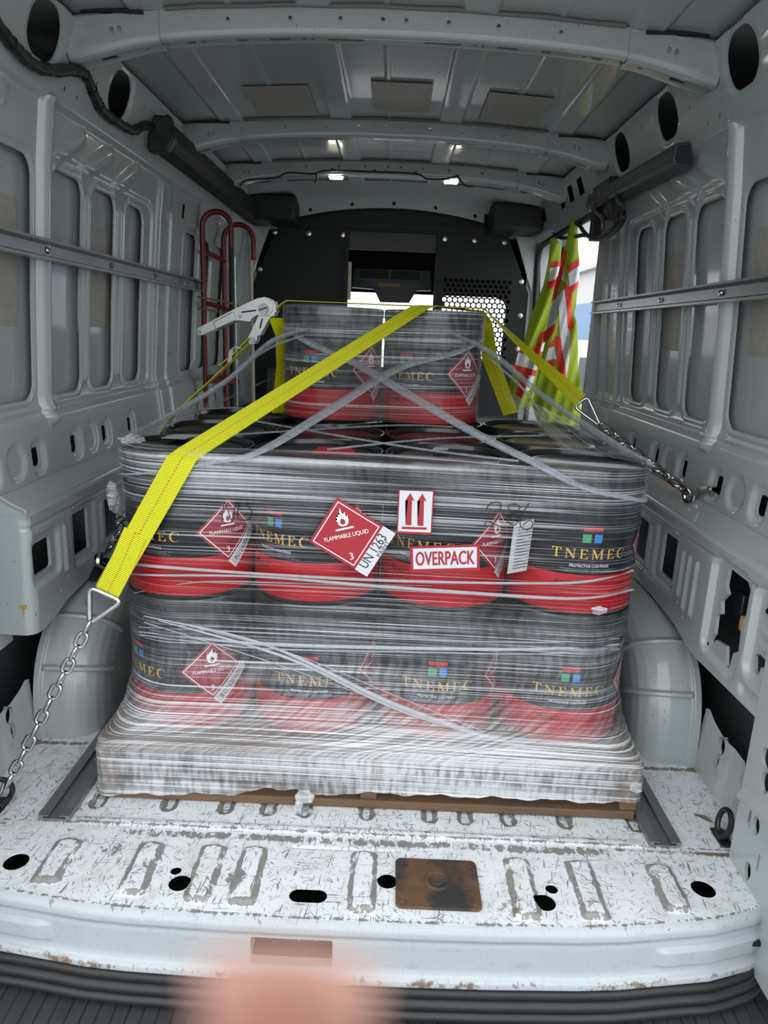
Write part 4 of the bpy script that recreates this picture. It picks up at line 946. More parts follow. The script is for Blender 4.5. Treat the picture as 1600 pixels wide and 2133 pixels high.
rows = [(.008, cxm - .004, .612, 1.387, 2.412, .012), (.130, cxm - .004, .613, 1.386, 2.413, .014), (.146, cxm - .004, .611, 1.388, 2.40, .02), (.165, cxm, .596, 1.402, 2.37, .06), (.20, cxm, .588, 1.418, 2.345, .11), (.26, cxm, .5835, 1.432, 2.33, .143),
        (.34, cxm, .5855, 1.4375, 2.322, .1465), (.42, cxm, .588, 1.436, 2.322, .148), (.455, cxm, .5905, 1.433, 2.324, .150), (.478, cxm, .5885, 1.435, 2.323, .149), (.52, cxm, .5865, 1.4375, 2.321, .1475), (.66, cxm, .587, 1.437, 2.321, .148),
        (.735, cxm, .590, 1.435, 2.324, .150), (.785, cxm, .594, 1.432, 2.327, .152), (.793, cxm, .592, 1.434, 2.325, .15), (.7965, cxm, .570, 1.455, 2.305, .135), (.800, cxm, .545, 1.480, 2.28, .12)]
def bot(x, t):
    front = (np.abs(t - t.max() / 2) < .62)
    b = np.interp(x, [-.6, -.45, -.27, -.22, -.14, -.11, -.02, .1, .4, .56, .625], [.012, .020, .030, .046, .050, .030, .046, .047, .049, .047, .055]) + .003 * np.sin(x * 47) + .002 * np.sin(x * 113)
    return np.where(front, b, .03)
film('film_sheet', rows, film_main, lay_main, haze_main, bottom=bot)
def lay_top(x, y, z, t): return np.clip((.75 + .35 * np.sin(z * 60 + t * 3) + .2 * np.sin(t * 9)) * np.interp(z, [.79, .86, .95, 1.05, 1.12], [.55, .6, .8, 1.1, 1.0]), .2, 1.5)
film('film_sheet', [(.80, -.001, .2945, 2.020, 2.316, .1475), (.95, -.001, .2945, 2.019, 2.317, .1475), (1.06, -.001, .2965, 2.016, 2.319, .149), (1.105, -.001, .298, 2.014, 2.321, .150), (1.1135, -.001, .296, 2.017, 2.318, .148), (1.1165, -.001, .270, 2.04, 2.29, .12)], film_top, lay_top, lambda x, y, z, t: np.interp(z, [.79, .9, 1.0, 1.12], [.03, .05, .10, .14]), n=200, seed=3)
def patch(pts, sag, mat=film_top, n=26, lay=.8, seed=0):
    (a, b, c, d) = (np.array(p, float) for p in pts); rg = np.random.default_rng(seed); ph = rg.uniform(0, 6, 4); V, UV = [], []
    for i in range(n + 1):
        for j in range(n + 1):
            s, t = i / n, j / n; p = (1 - s) * (1 - t) * a + s * (1 - t) * b + s * t * c + (1 - s) * t * d
            p = p + np.array([0, 0, -sag * 4 * s * (1 - s) * (.3 + t * (1 - t) * 2) + .0022 * math.sin(s * 11 + t * 6 + ph[0]) + .0012 * math.sin(t * 19 + s * 3 + ph[1])])
            V.append(p - WR0); UV.append((s * .35, t * .25))
    I = np.arange((n + 1) ** 2).reshape(n + 1, n + 1); T = np.stack([I[:-1, :-1].ravel(), I[1:, :-1].ravel(), I[1:, 1:].ravel(), I[:-1, 1:].ravel()], 1)
    return obj('film_web', fast_mesh('film_web', np.array(V), T, mat, np.array(UV), {'layers': np.full(len(V), lay), 'haze': np.full(len(V), .10)}), WRAP)
patch([(-.545, 1.465, .798), (-.575, 2.25, .80), (-.33, 2.20, .90), (-.50, 1.60, .815)], .012, lay=.7)
patch([(.585, 1.465, .798), (.612, 2.25, .80), (.34, 2.18, .90), (.42, 1.60, .812)], .012, lay=.8, seed=4)
def cord(px, r, mat, flat=.45, n=10):
    P = smooth_path(px, 10) if len(px) > 2 else list(np.linspace(np.array(px[0], float), np.array(px[1], float), 14)); rr = r if not np.isscalar(r) else [r] * len(P)
    if len(rr) != len(P): rr = np.interp(np.linspace(0, 1, len(P)), np.linspace(0, 1, len(r)), r)
    mb = MB(); mb.tube([wp(p) for p in P], list(rr), n, flat=flat); return mb.build('film_cord', mat, WRAP)
# crossing cords over the top pails
cord([(-.285, 2.10, 1.05), (-.20, 2.025, 1.01), (-.06, 1.985, .955), (.20, 1.62, .845), (.33, 1.452, .800), (.43, 1.434, .757), (.53, 1.448, .735), (.585, 1.495, .722), (.612, 1.60, .728)], (.012, .024, .024, .021, .018, .014, .010, .006, .002), cord_m, .25)
cord([(.285, 2.10, 1.04), (.20, 2.020, 1.00), (.04, 1.985, .950), (-.12, 1.70, .86), (-.235, 1.455, .800), (-.33, 1.434, .776), (-.46, 1.436, .748), (-.54, 1.47, .735)], (.012, .022, .023, .021, .016, .011, .006, .002), cord_m, .25)
cord([(-.20, 2.03, 1.05), (-.31, 2.03, 1.01), (-.42, 1.93, .90), (-.545, 1.78, .812), (-.565, 1.60, .795)], (.016, .024, .023, .022, .014), cord_m, .3)
cord([(-.22, 2.03, 1.03), (-.33, 2.05, .985), (-.46, 2.02, .88), (-.57, 1.98, .80)], (.006, .009, .009, .008), cord_m)
cord([(.18, 2.02, 1.055), (.31, 2.05, 1.00), (.44, 1.90, .895), (.565, 1.66, .812), (.60, 1.54, .795)], (.016, .024, .024, .022, .014), cord_m, .3)
cord([(.30, 2.06, .99), (.40, 2.05, .91), (.47, 2.04, .83)], (.006, .009, .006), cord_m)
cord([(-.36, 1.85, .815), (.05, 1.58, .803), (.30, 1.46, .800)], .0032, cord_m, .8, 6); cord([(-.34, 1.60, .808), (.02, 1.90, .806), (.2, 1.93, .806)], .0032, cord_m, .8, 6); cord([(-.10, 1.49, .803), (.15, 1.70, .806), (.42, 1.80, .81)], .0030, cord_m, .8, 6)
# white cords round the middle tier
cord([(-0.5468, 1.5000, 0.5272), (-0.4529, 1.4370, 0.5436), (-0.2356, 1.4300, 0.5394), (0.0307, 1.4300, 0.5362), (0.3369, 1.4300, 0.5434), (0.4690, 1.4320, 0.5540), (0.5802, 1.5000, 0.5592)], (.004, .008, .0065, .0065, .006, .006, .005), cordw_m, .35, 8)
cord([(-0.5395, 1.5000, 0.5015), (-0.4536, 1.4370, 0.5240), (-0.2356, 1.4300, 0.5329), (0.0313, 1.4290, 0.5225), (0.3394, 1.4290, 0.5134), (0.4732, 1.4320, 0.5161), (0.5858, 1.5000, 0.5143)], (.004, .006, .006, .009, .009, .006, .005), cordw_m, .35, 8)
cord([(-0.5196, 1.4700, 0.4680), (-0.3602, 1.4340, 0.5140), (-0.1331, 1.4320, 0.5205), (0.1336, 1.4320, 0.5281)], (.002, .003, .002, .001), cordw_m, .4, 6)
# slanting cords across the bottom tier
cord([(-0.4899, 1.4400, 0.4272), (-0.2151, 1.4300, 0.3740), (0.0745, 1.4280, 0.2432), (0.3486, 1.4240, 0.1602), (0.5934, 1.4020, 0.1330)], (.002, .006, .009, .008, .003), cordw_m, .4, 8)
cord([(-0.4573, 1.4360, 0.4202), (-0.1729, 1.4300, 0.3473), (0.0967, 1.4280, 0.2276), (0.4554, 1.4100, 0.1403)], (.002, .007, .009, .003), cordw_m, .4, 8)
cord([(-0.4898, 1.4380, 0.4134), (-0.2155, 1.4320, 0.3352), (0.0421, 1.4300, 0.2500), (0.3266, 1.4250, 0.1670)], .0016, cordw_m, .6, 6)
cord([(-0.4045, 1.4340, 0.4145), (-0.1518, 1.4300, 0.3529), (0.0736, 1.4300, 0.2634), (0.2713, 1.4270, 0.1873)], .0016, cordw_m, .6, 6)
cord([(-0.5053, 1.4500, 0.3961), (-0.2362, 1.4310, 0.4032), (0.0988, 1.4310, 0.4027), (0.3701, 1.4310, 0.4084), (0.5595, 1.4700, 0.4085)], (.002, .003, .0025, .003, .002), cordw_m, .4, 6)
cord([(-0.5058, 1.4500, 0.3847), (-0.2363, 1.4310, 0.3782), (0.0998, 1.4310, 0.3824), (0.3716, 1.4310, 0.3926), (0.5611, 1.4700, 0.3947)], (.002, .008, .008, .007, .003), cordw_m, .35, 8)
cord([(-0.5061, 1.4500, 0.3778), (-0.2364, 1.4310, 0.3668), (0.1003, 1.4310, 0.3733), (0.3726, 1.4310, 0.3813), (0.5625, 1.4700, 0.3831)], (.002, .004, .004, .003, .002), cordw_m, .35, 8)
# loose torn ends
def crumple(c, r, n=7, seed=0, stretch=(1, 1, 1)):
    rg = np.random.default_rng(seed); bm = bmesh.new(); bmesh.ops.create_icosphere(bm, subdivisions=3, radius=1.0)
    K = rg.normal(size=(n, 3)) * 3; ph = rg.uniform(0, 6, n); V = []
    for v in bm.verts:
        p = np.array(v.co); q = 1 + .16 * sum(math.sin(K[k] @ p * 1.5 + ph[k]) for k in range(n)) / 2; V.append(np.array(wp(c)) + p * q * r * np.array(stretch))
    F = [tuple(v.index for v in f.verts) for f in bm.faces]; bm.free(); UV = [(p[0], p[2]) for p in V]
    me = mesh_np('torn_end', V, F, film_top, smooth=False, uv=UV, attrs={'layers': np.full(len(V), .9), 'haze': np.full(len(V), .25)}); return obj('torn_end', me, WRAP)
crumple((-0.6067, 1.6000, 0.6465), .022, seed=2, stretch=(.6, .6, 1.5)); crumple((-0.5269, 1.5200, 0.8022), .018, seed=5, stretch=(1.4, 1, .5)); crumple((0.4975, 1.4400, 0.4843), .014, seed=6, stretch=(1.1, .4, .7)); crumple((0.6090, 1.3850, 0.0919), .015, seed=8, stretch=(.9, .5, .8))
crumple((-0.1272, 1.3810, 0.0336), .018, seed=11, stretch=(1.2, .35, .8)); crumple((-0.1389, 1.3740, 0.0085), .016, seed=12, stretch=(.55, .4, 1.25))

# stickers and marker writing on the film
FY = 1.4275
def fr(cx, cz, rot=0, lift=0.0):
    ca, sa = math.cos(rot), math.sin(rot); return lambda a, b: wp((cx + a * ca - b * sa, FY - lift, cz + a * sa + b * ca))
c = (-0.0527, 1.4275, 0.6365)
placard(WRAP, lambda l: fr(c[0], c[2], 0, l), math.radians(15), 0.0, H=.0800, red=sticker_red, name='hazard_sticker', sep=True, label='red diamond flammable liquid sticker with UN 1263 strip')
c = (0.1571, 1.4275, 0.5920); g = fr(c[0], c[2], math.radians(4.2))
mb = MB(); quad_grid(mb, [(-.073, -.0285), (.073, -.0285), (.073, .0285), (-.073, .0285)], fr(c[0], c[2], math.radians(4.2), .0006), 3); st_ = mb.build('overpack_sticker', sticker_red, WRAP, label='white sticker reading OVERPACK with a red border')
mb = MB(); quad_grid(mb, [(-.067, -.022), (.067, -.022), (.067, .0235), (-.067, .0235)], fr(c[0], c[2], math.radians(4.2), .0011), 3); mb.build('panel', sticker_white, st_)
mb = MB(); text_into(mb, 'OVERPACK', .030, fr(c[0], c[2], math.radians(4.2), .0016), (0, .001), width=.122)
for i, (dx, dz_) in enumerate(((-.0007, 0), (.0007, 0), (0, .0006), (0, -.0004))): text_into(mb, 'OVERPACK', .030, fr(c[0], c[2], math.radians(4.2), .0017 + .0001 * i), (dx, .001 + dz_), width=.123)
mb.build('lettering', sticker_red, st_)
c = (0.0895, 1.4275, 0.6883)
mb = MB(); quad_grid(mb, [(-.0365, -.046), (.0365, -.046), (.0365, .047), (-.0365, .047)], fr(c[0], c[2], .0, .0006), 3); st_ = mb.build('arrow_sticker', sticker_red, WRAP, label='white sticker with two red upward arrows')
mb = MB(); quad_grid(mb, [(-.034, -.041), (.034, -.041), (.034, .0465), (-.034, .0465)], fr(c[0], c[2], 0, .0011), 3); mb.build('panel', sticker_white, st_)
mb = MB(); g = fr(c[0], c[2], math.radians(-.5), .0016)
for dx in (-.0125, .0125): flat_poly(mb, [(dx - .006, -.027), (dx + .006, -.027), (dx + .0042, .027), (dx + .0095, .025), (dx, .042), (dx - .0095, .025), (dx - .0042, .027)], g)
flat_poly(mb, [(-.026, -.036), (.026, -.035), (.026, -.030), (-.026, -.031)], g); mb.build('arrows', sticker_red, st_)
def pen(pts): 
    mb = MB(); 
    for q in pts: mb.tube([wp(p) for p in smooth_path(q, 5)], .0011, 5)
    return mb
m286 = pen([[(0.2361, 1.4285, 0.7005), (0.2440, 1.4285, 0.7142), (0.2637, 1.4285, 0.7161), (0.2635, 1.4285, 0.6935), (0.2514, 1.4285, 0.6693), (0.2377, 1.4285, 0.6655), (0.2389, 1.4285, 0.6760), (0.2553, 1.4285, 0.6705), (0.2718, 1.4285, 0.6650)],
    [(0.2954, 1.4285, 0.7154), (0.2800, 1.4285, 0.7106), (0.2912, 1.4285, 0.6957), (0.3058, 1.4285, 0.6871), (0.2973, 1.4285, 0.6702), (0.2827, 1.4285, 0.6779), (0.2952, 1.4285, 0.6949), (0.3059, 1.4285, 0.7097), (0.2935, 1.4285, 0.7153)],
    [(0.3239, 1.4285, 0.7187), (0.3112, 1.4285, 0.6935), (0.3092, 1.4285, 0.6707), (0.3241, 1.4285, 0.6610), (0.3351, 1.4285, 0.6719), (0.3282, 1.4285, 0.6819), (0.3152, 1.4285, 0.6710)]]).build('marker_writing', blackp, WRAP, label='black marker digits 286')
pen([[(-0.3132, 1.4285, 0.6520), (-0.3087, 1.4285, 0.6873), (-0.3046, 1.4285, 0.6895), (-0.2911, 1.4285, 0.6529), (-0.2846, 1.4285, 0.6924)], [(-0.2767, 1.4285, 0.6907), (-0.2790, 1.4285, 0.6597), (-0.2589, 1.4285, 0.6585), (-0.2498, 1.4285, 0.6754), (-0.2666, 1.4285, 0.6932), (-0.2847, 1.4285, 0.6842)]]).build('marker_writing', blackp, WRAP, label='black marker letters ND')

# ================================================================== ratchet straps with chains
def link_mesh(L=.043, Wd=.027, r=.0041):
    P = []; a = L / 2 - Wd / 2; w = Wd / 2 - r
    for k in range(9): t = -math.pi / 2 + math.pi * k / 8; P.append((a + w * math.cos(t), w * math.sin(t), 0))
    for k in range(9): t = math.pi / 2 + math.pi * k / 8; P.append((-a + w * math.cos(t), w * math.sin(t), 0))
    mb = MB(); mb.tube(P, r, 8, closed=True); return mesh_np('chain_link', mb.v, mb.f, zinc)
LINK = link_mesh()
def chain(root, p0, p1, roll=0.3, pitch=.0335, k_=1.0):
    p0, p1 = Vector(p0), Vector(p1); d = p1 - p0; n = max(1, round(d.length / pitch)); x = d.normalized()
    up_ = Vector((0, 0, 1)) if abs(x.z) < .95 else Vector((1, 0, 0)); y = x.cross(up_).normalized(); z = x.cross(y)
    for i in range(n):
        a = roll + (math.pi / 2 if i % 2 else 0) + random.uniform(-.15, .15); yy = y * math.cos(a) + z * math.sin(a); zz = x.cross(yy)
        o = bpy.data.objects.new('chain_link', LINK); m = Matrix.Identity(4); c = p0 + d * ((i + .5) / n) - root.location
        for k in range(3): m[k][0], m[k][1], m[k][2], m[k][3] = x[k] * (d.length / n / .0335), yy[k] * k_, zz[k] * k_, c[k]
        link(o, root); o.matrix_basis = m
def rel(root, P): return [tuple(np.array(p, float) - np.array(root.location)) for p in P]
def strap(root, name, pts, wd, width, mat=None, thick=.0022, n=8):
    P = []; Wn = []; WW = []; pts = [np.array(p, float) for p in pts]; wd = [np.array(w, float) for w in wd]
    width = width if not np.isscalar(width) else [width] * len(pts)
    for i in range(len(pts) - 1):
        for k in range(n):
            t = k / n; P.append(pts[i] * (1 - t) + pts[i + 1] * t); Wn.append(wd[i] / np.linalg.norm(wd[i]) * (1 - t) + wd[i + 1] / np.linalg.norm(wd[i + 1]) * t); WW.append(width[i] * (1 - t) + width[i + 1] * t)
    P.append(pts[-1]); Wn.append(wd[-1]); WW.append(width[-1]); P = rel(root, P); mb = MB(); vs, uv, L = [], [], 0
    for i in range(len(P)):
        a = np.array(P[max(i - 1, 0)]); b = np.array(P[min(i + 1, len(P) - 1)]); T = (b - a) / np.linalg.norm(b - a)
        if i: L += np.linalg.norm(np.array(P[i]) - np.array(P[i - 1]))
        w = Wn[i] / np.linalg.norm(Wn[i]); nn = np.cross(T, w); nn /= np.linalg.norm(nn)
        for su, sv in ((-.5, .5), (0, .5), (.5, .5), (.5, -.5), (0, -.5), (-.5, -.5)):
            vs.append(np.array(P[i]) + w * su * WW[i] + nn * sv * thick); uv.append((L, su * .05))
    m = len(P); fs = [(i * 6 + k, i * 6 + (k + 1) % 6, (i + 1) * 6 + (k + 1) % 6, (i + 1) * 6 + k) for i in range(m - 1) for k in range(6)]
    mb.add(vs, fs + [(5, 4, 3, 2, 1, 0), tuple((m - 1) * 6 + k for k in range(6))], uv); return mb.build(name, mat or strap_y, root)
def ring_tri(root, a, b, c, r=.0058):
    """triangular strap ring, corners rounded"""
    A = [np.array(p, float) for p in (a, b, c)]; P = []
    for i in range(3):
        p, q, s = A[i - 1], A[i], A[(i + 1) % 3]; u = (p - q) / np.linalg.norm(p - q); v = (s - q) / np.linalg.norm(s - q)
        for t in np.linspace(0, 1, 6): P.append((1 - t) ** 2 * (q + u * .016) + 2 * t * (1 - t) * q + t * t * (q + v * .016))
    mb = MB(); mb.tube(rel(root, P), r, 10, closed=True); mb.build('delta_ring', zinc, root)

S1 = empty('ratchet_strap', (-.765, 1.335, .05), label='yellow lashing strap running from the left floor ring up over the front of the pails', cat='strap', group='ratchet straps on the load')
B1 = (-.392, 1.424, .782)
strap(S1, 'webbing', [(-0.5513, 1.3980, 0.4971), B1, (-.375, 1.442, .796), (.100, 2.008, 1.118), (.125, 2.045, 1.1235), (.285, 2.315, 1.1235), (.318, 2.35, 1.09), (.345, 2.37, .98), (.43, 2.38, .80)],
      [(.88, 0, -.48), (1, .0, -.12), (1, .0, -.10), (1, 0, -.05), (1, -.3, 0), (.8, -.5, 0), (.8, -.5, .1), (.9, -.3, .3), (.9, -.3, .3)], [.050, .060, .060, .050, .050, .05, .05, .05, .05])
strap(S1, 'webbing_loop', [(-0.5500, 1.3940, 0.4922), (-0.5184, 1.3990, 0.5535), (-0.4875, 1.4060, 0.6257)], [(.88, 0, -.48)] * 3, .0495)
ring_tri(S1, (-0.5846, 1.3920, 0.5085), (-0.5176, 1.3920, 0.4794), (-0.5867, 1.3850, 0.4272))
chain(S1, (-0.5821, 1.3850, 0.4361), (-0.7684, 1.3350, 0.0616), .25)
mb = MB(); mb.tube(rel(S1, smooth_path([(-0.7685, 1.3300, 0.0771), (-0.7780, 1.3280, 0.0519), (-0.7950, 1.3250, 0.0317), (-0.8020, 1.3220, 0.0072)], 5)), [.008] * 16, 8, flat=.5); mb.build('hook', zinc, S1)

S2 = empty('ratchet_strap', (-.60, 2.15, .80), label='yellow ratchet strap crossing the top pails with its silver ratchet on the left', cat='strap', group='ratchet straps on the load')
YR = 2.15
top = 1.1245
strap(S2, 'webbing', [(-0.3822, 2.1500, 1.0103), (-0.4626, 2.1300, 0.9287), (-0.6101, 2.1000, 0.7888), (-.66, 2.06, .70), (-.73, 2.02, .52)], [(.30, .9, .25), (.35, .9, .3), (.3, .9, .3), (.2, .95, .2), (.2, .95, .2)], .048)
strap(S2, 'webbing_tail', [(-0.3862, 2.1200, 1.0186), (-0.4293, 2.1100, 0.9721), (-0.4667, 2.1000, 0.9409)], [(.2, .95, .25)] * 3, .046)
strap(S2, 'webbing', [(-0.3439, 2.1500, 1.0936), (-0.3186, 2.1500, 1.0919), (-.303, 2.15, 1.112), (-.285, 2.15, top), (.29, 2.15, top + .001), (.305, 2.16, 1.112), (0.4517, 2.2000, 0.9950), (0.6208, 2.2400, 0.8658)],
      [(0, 1, 0), (0, 1, .0), (0, 1, 0), (0, 1, 0), (0, 1, 0), (.1, 1, .1), (.35, .8, .45), (.55, .1, .8)], [.046, .046, .048, .048, .048, .048, .046, .046])
strap(S2, 'webbing_loop', [(-0.3169, 2.1400, 1.0756), (-0.3017, 2.1700, 1.0244), (-0.3030, 2.2000, 0.9390), (-0.3203, 2.2200, 0.7904)], [(.75, .6, 0)] * 4, .046)
strap(S2, 'care_tag', [(-0.4397, 2.0800, 0.9469), (-0.4337, 2.0800, 0.9795), (-0.4198, 2.0800, 0.9908), (-0.4061, 2.0800, 0.9860)], [(.3, .9, 0)] * 4, .02, mat=whitep, thick=.0006)
ring_tri(S2, (0.6431, 2.2500, 0.8777), (0.6047, 2.2500, 0.8433), (0.6871, 2.2200, 0.7872), .0052)
chain(S2, (0.6831, 2.2200, 0.7960), (.838, 1.862, .662), .4, .042, 1.2)
chain(S2, (-.752, 1.985, .480), (-.735, 2.06, .50), .2); chain(S2, (-0.7450, 2.0049, 0.4684), (-0.7480, 1.9087, 0.4284), .2)
def grab_hook(root, eye, tip, r=.007):
    e, t = Vector(eye), Vector(tip); d = (t - e); x = d.normalized(); y = Vector((0, 0, 1)) - x * x.z; y.normalize(); L = d.length
    mb = MB(); P = [e + x * (.017 * math.cos(a)) + y * (.017 * math.sin(a)) for a in np.linspace(0, 2 * math.pi, 14)[:-1]]; mb.tube(rel(root, P), .0070, 8, closed=True)
    P = [e + x * .014, e + x * (.45 * L) + y * .008, e + x * .78 * L + y * .004, t, t + y * -.012 - x * .01]; mb.tube(rel(root, smooth_path(P, 5)), [.009 + .005 * math.sin(math.pi * k / 20) for k in range(21)], 8, flat=.6); mb.build('hook', zinc, root)
grab_hook(S2, (.842, 1.875, .652), (.868, 1.800, .690))
mb = MB(); P = rel(S2, smooth_path([(-0.7550, 1.9403, 0.4242), (-0.7570, 1.9088, 0.4138), (-0.7580, 1.8611, 0.4176), (-0.7570, 1.8467, 0.4029), (-0.7520, 1.8684, 0.3875), (-0.7520, 1.9036, 0.3700)], 5)); mb.tube(P, [.007 + .004 * math.sin(math.pi * k / 25) for k in range(26)], 8); mb.build('hook', zinc, S2)
mb = MB(); mb.tube(rel(S2, [(-0.7600, 1.9131, 0.3908), (-0.7700, 1.8778, 0.3737), (-0.7750, 1.8443, 0.3527)]), [.012, .016, .013], 8, flat=.6); mb.build('hook_strap', trim_black, S2)
def plate_xz(root, pts, y0, y1, name, mat, bevel=.001):
    mb = MB(); mb.extrude([(p[0] - root.location.x, p[2] - root.location.z) for p in pts], lambda a, b, t: (a, t - root.location.y, b), y0, y1); return mb.build(name, mat, root, smooth=False, bevel=bevel)
HND = [(-0.5450, 2.1500, 1.0285), (-0.5391, 2.1500, 1.0383), (-0.4976, 2.1500, 1.0605), (-0.4224, 2.1500, 1.1013), (-0.3662, 2.1500, 1.1277), (-0.3438, 2.1500, 1.1326), (-0.3284, 2.1500, 1.1265), (-0.3214, 2.1500, 1.1147), (-0.3214, 2.1500, 1.0945), (-0.3312, 2.1500, 1.0833), (-0.3481, 2.1500, 1.0786), (-0.3664, 2.1500, 1.0806), (-0.3833, 2.1500, 1.0690), (-0.3862, 2.1500, 1.0608), (-0.4228, 2.1500, 1.0634), (-0.4868, 2.1500, 1.0363), (-0.5297, 2.1500, 1.0168), (-0.5410, 2.1500, 1.0177)]
for y0 in (2.118, 2.176): plate_xz(S2, HND, y0, y0 + .003, 'handle_plate', zincp)
GR = [(-0.4949, 2.1500, 1.0565), (-0.4352, 2.1500, 1.0887), (-0.4271, 2.1500, 1.0632), (-0.4868, 2.1500, 1.0349)]
plate_xz(S2, GR, 2.114, 2.182, 'handle_grip', zincp, .003)
FRM = [(-0.3593, 2.1500, 1.0903), (-0.3354, 2.1500, 1.0886), (-0.3298, 2.1500, 1.0752), (-0.3581, 2.1500, 1.0250), (-0.3666, 2.1500, 1.0219), (-0.3680, 2.1500, 1.0108), (-0.3752, 2.1500, 0.9995), (-0.3866, 2.1500, 0.9963), (-0.3951, 2.1500, 1.0015), (-0.3964, 2.1500, 1.0124), (-0.3921, 2.1500, 1.0222)]
for y0 in (2.123, 2.170): plate_xz(S2, FRM, y0, y0 + .003, 'frame_plate', zincp)
WHL = []
cw = np.array((-0.3284, 2.1500, 1.1010))
WHL = [(cw[0] + (.019 if k % 2 else .015) * math.cos(k * math.pi / 10), 0, cw[2] + (.026 if k % 2 else .022) * math.sin(k * math.pi / 10)) for k in range(20)]
for y0 in (2.121, 2.172): plate_xz(S2, WHL, y0 - .0005, y0 + .0025, 'ratchet_wheel', zincp, .0005)
for c, r in (((-0.3481, 2.1500, 1.0989), .015), ((-0.3822, 2.1500, 1.0103), .008), ((-0.5351, 2.1500, 1.0275), .0055), ((-0.4157, 2.1500, 1.0759), .004)):
    mb = MB(); q = rel(S2, [(c[0], 2.112, c[2]), (c[0], 2.186, c[2])]); mb.cyl(q[0], q[1], r, 20); mb.build('axle', axle_m, S2)
for pp_, dd in (((-0.3481, 2.1500, 1.0989), .004),):
    mb = MB(); q = np.array(rel(S2, [(pp_[0], 2.1115, pp_[2])])[0]); mb.obox(q, (.012, 0, .004), (0, .0006, 0), (-.0006, 0, .0018)); mb.obox(q, (.0, 0, .0), (0, .0006, 0), (0, 0, 0)); mb.build('axle_slot', trim_black, S2, smooth=False)
for a, b in (((-0.4113, 2.1500, 1.0869), (-0.3691, 2.1500, 1.0940)), ((-0.3523, 2.1500, 1.0716), (-0.3594, 2.1500, 1.0441))):
    mb = MB(); q = rel(S2, [(a[0], 2.1172, a[2]), (b[0], 2.1172, b[2])]) if a is not None and a[2] > 1.04 and abs(a[2] - b[2]) < .02 else rel(S2, [(a[0], 2.1222, a[2]), (b[0], 2.1222, b[2])]); mb.tube(q, .0022, 6); mb.build('pawl_slot', trim_black, S2)

# tie-down rings
for s, nm in ((-1, 'left'), (1, 'right')):
    o = empty('tie_down_ring', (s * .795, 1.345, .0), label='black steel tie down ring at the %s edge of the rear floor' % nm, cat='ring', group='floor tie down rings')
    mb = MB(); c = np.array((0, 0, .040)); mb.tube([c + np.array((.012 * s * math.sin(a) * 0 + .006 * math.sin(a), .024 * math.cos(a), .030 * math.sin(a))) if s > 0 else c + np.array((.026 * math.cos(a), .012 * math.cos(a), .030 * math.sin(a))) for a in np.linspace(0, 2 * math.pi, 22)[:-1]], .006, 8, closed=True); mb.build('ring', black, o)
    mb = MB(); mb.box(-.014, .014, -.03, .03, 0.001, .006); mb.box(-.012, .012, -.011, .011, .004, .016); mb.build('base', black, o, bevel=.002)

# ================================================================== hand truck and poles by the partition
HT = empty('hand_truck', (-.76, 3.3, 0), label='red steel hand truck with two hooped handles standing against the left wall', cat='hand truck')
def hoop(y, x0, x1, zt, zb0, zb1):
    P = [(x0, y, zb0), (x0, y, zt - .08)]; r = (x1 - x0) / 2
    for a in np.linspace(math.pi, 0, 12): P.append(((x0 + x1) / 2 + r * math.cos(a), y, zt - r + r * math.sin(a)))
    P += [(x1, y, zt - .12), (x1, y, zb1)]; mb = MB(); mb.tube(rel(HT, P), .0125, 12); mb.build('hoop', redpaint, HT)
hoop(3.30, -.826, -.700, 1.525, .06, 1.38); hoop(3.64, -.812, -.668, 1.520, .06, 1.36)
for z, n in ((1.35, 1), (1.13, 1), (.80, 1), (.45, 1)):
    mb = MB(); mb.cyl(*rel(HT, [(-.820, 3.30, z + .012), (-.812, 3.64, z)]), .011); mb.build('cross_bar', redpaint, HT)
mb = MB(); mb.obox(np.array((-.74, 3.3, .80)) - np.array(HT.location), (.068, 0, 0), (0, .012, 0), (0, 0, .012)); mb.build('brace', redpaint, HT, bevel=.003)
mb = MB(); mb.obox(np.array((-.74, 3.64, 1.12)) - np.array(HT.location), (.07, 0, 0), (0, .010, 0), (0, 0, .014)); mb.build('brace', redpaint, HT, bevel=.003)
for y in (3.30, 3.64):
    if y < 3.5: mb = MB(); mb.cyl(*rel(HT, [(-.700, y, 1.385), (-.705, y, .30)]), .0115); mb.build('grip_bar', trim_black, HT)
    mb = MB(); mb.cyl(*rel(HT, [(-.76, y - .03, .13), (-.76, y + .03, .13)]), .125, 24); mb.build('wheel', rubber, HT)
mb = MB(); mb.box(-.04, .16, -.02, .36, .004, .012); mb.build('toe_plate', redpaint, HT, smooth=False)
def pole(nm, a, b, r, mat, label, tip=None):
    o = empty(nm, b, label=label, cat='pole'); mb = MB(); mb.cyl((0, 0, 0), tuple(np.array(a) - np.array(b)), r, 14); mb.build('shaft', mat, o)
    mb = MB(); q = np.array(a) - np.array(b); mb.cyl(tuple(q * .985), tuple(q * 1.008), r * 1.15, 14); mb.build('end_cap', mat, o); return o
pole('broom_handle', (-0.7132, 3.8000, 1.4189), (-.70, 3.82, .02), .0105, pole_white, 'cream wooden pole standing beside the red hand truck')
pole('thin_rod', (-0.6640, 3.2000, 1.3231), (-.66, 3.22, .02), .003, alu, 'thin grey rod standing in front of the red hand truck')
bg_ = empty('bungee_cord', (-.83, 3.27, 1.13), label='brown elastic cord stretched around the hand truck', cat='cord')
mb = MB(); mb.tube(rel(bg_, [(-.846, 3.26, 1.165), (-.70, 3.27, 1.145), (-.64, 3.66, 1.11)]), .0045, 8); mb.build('cord', brass_bungee, bg_)
mb = MB(); mb.tube(rel(bg_, [(-.846, 3.26, 1.115), (-.70, 3.268, 1.10), (-.64, 3.66, 1.09)]), .0045, 8); mb.build('cord', brass_bungee, bg_)
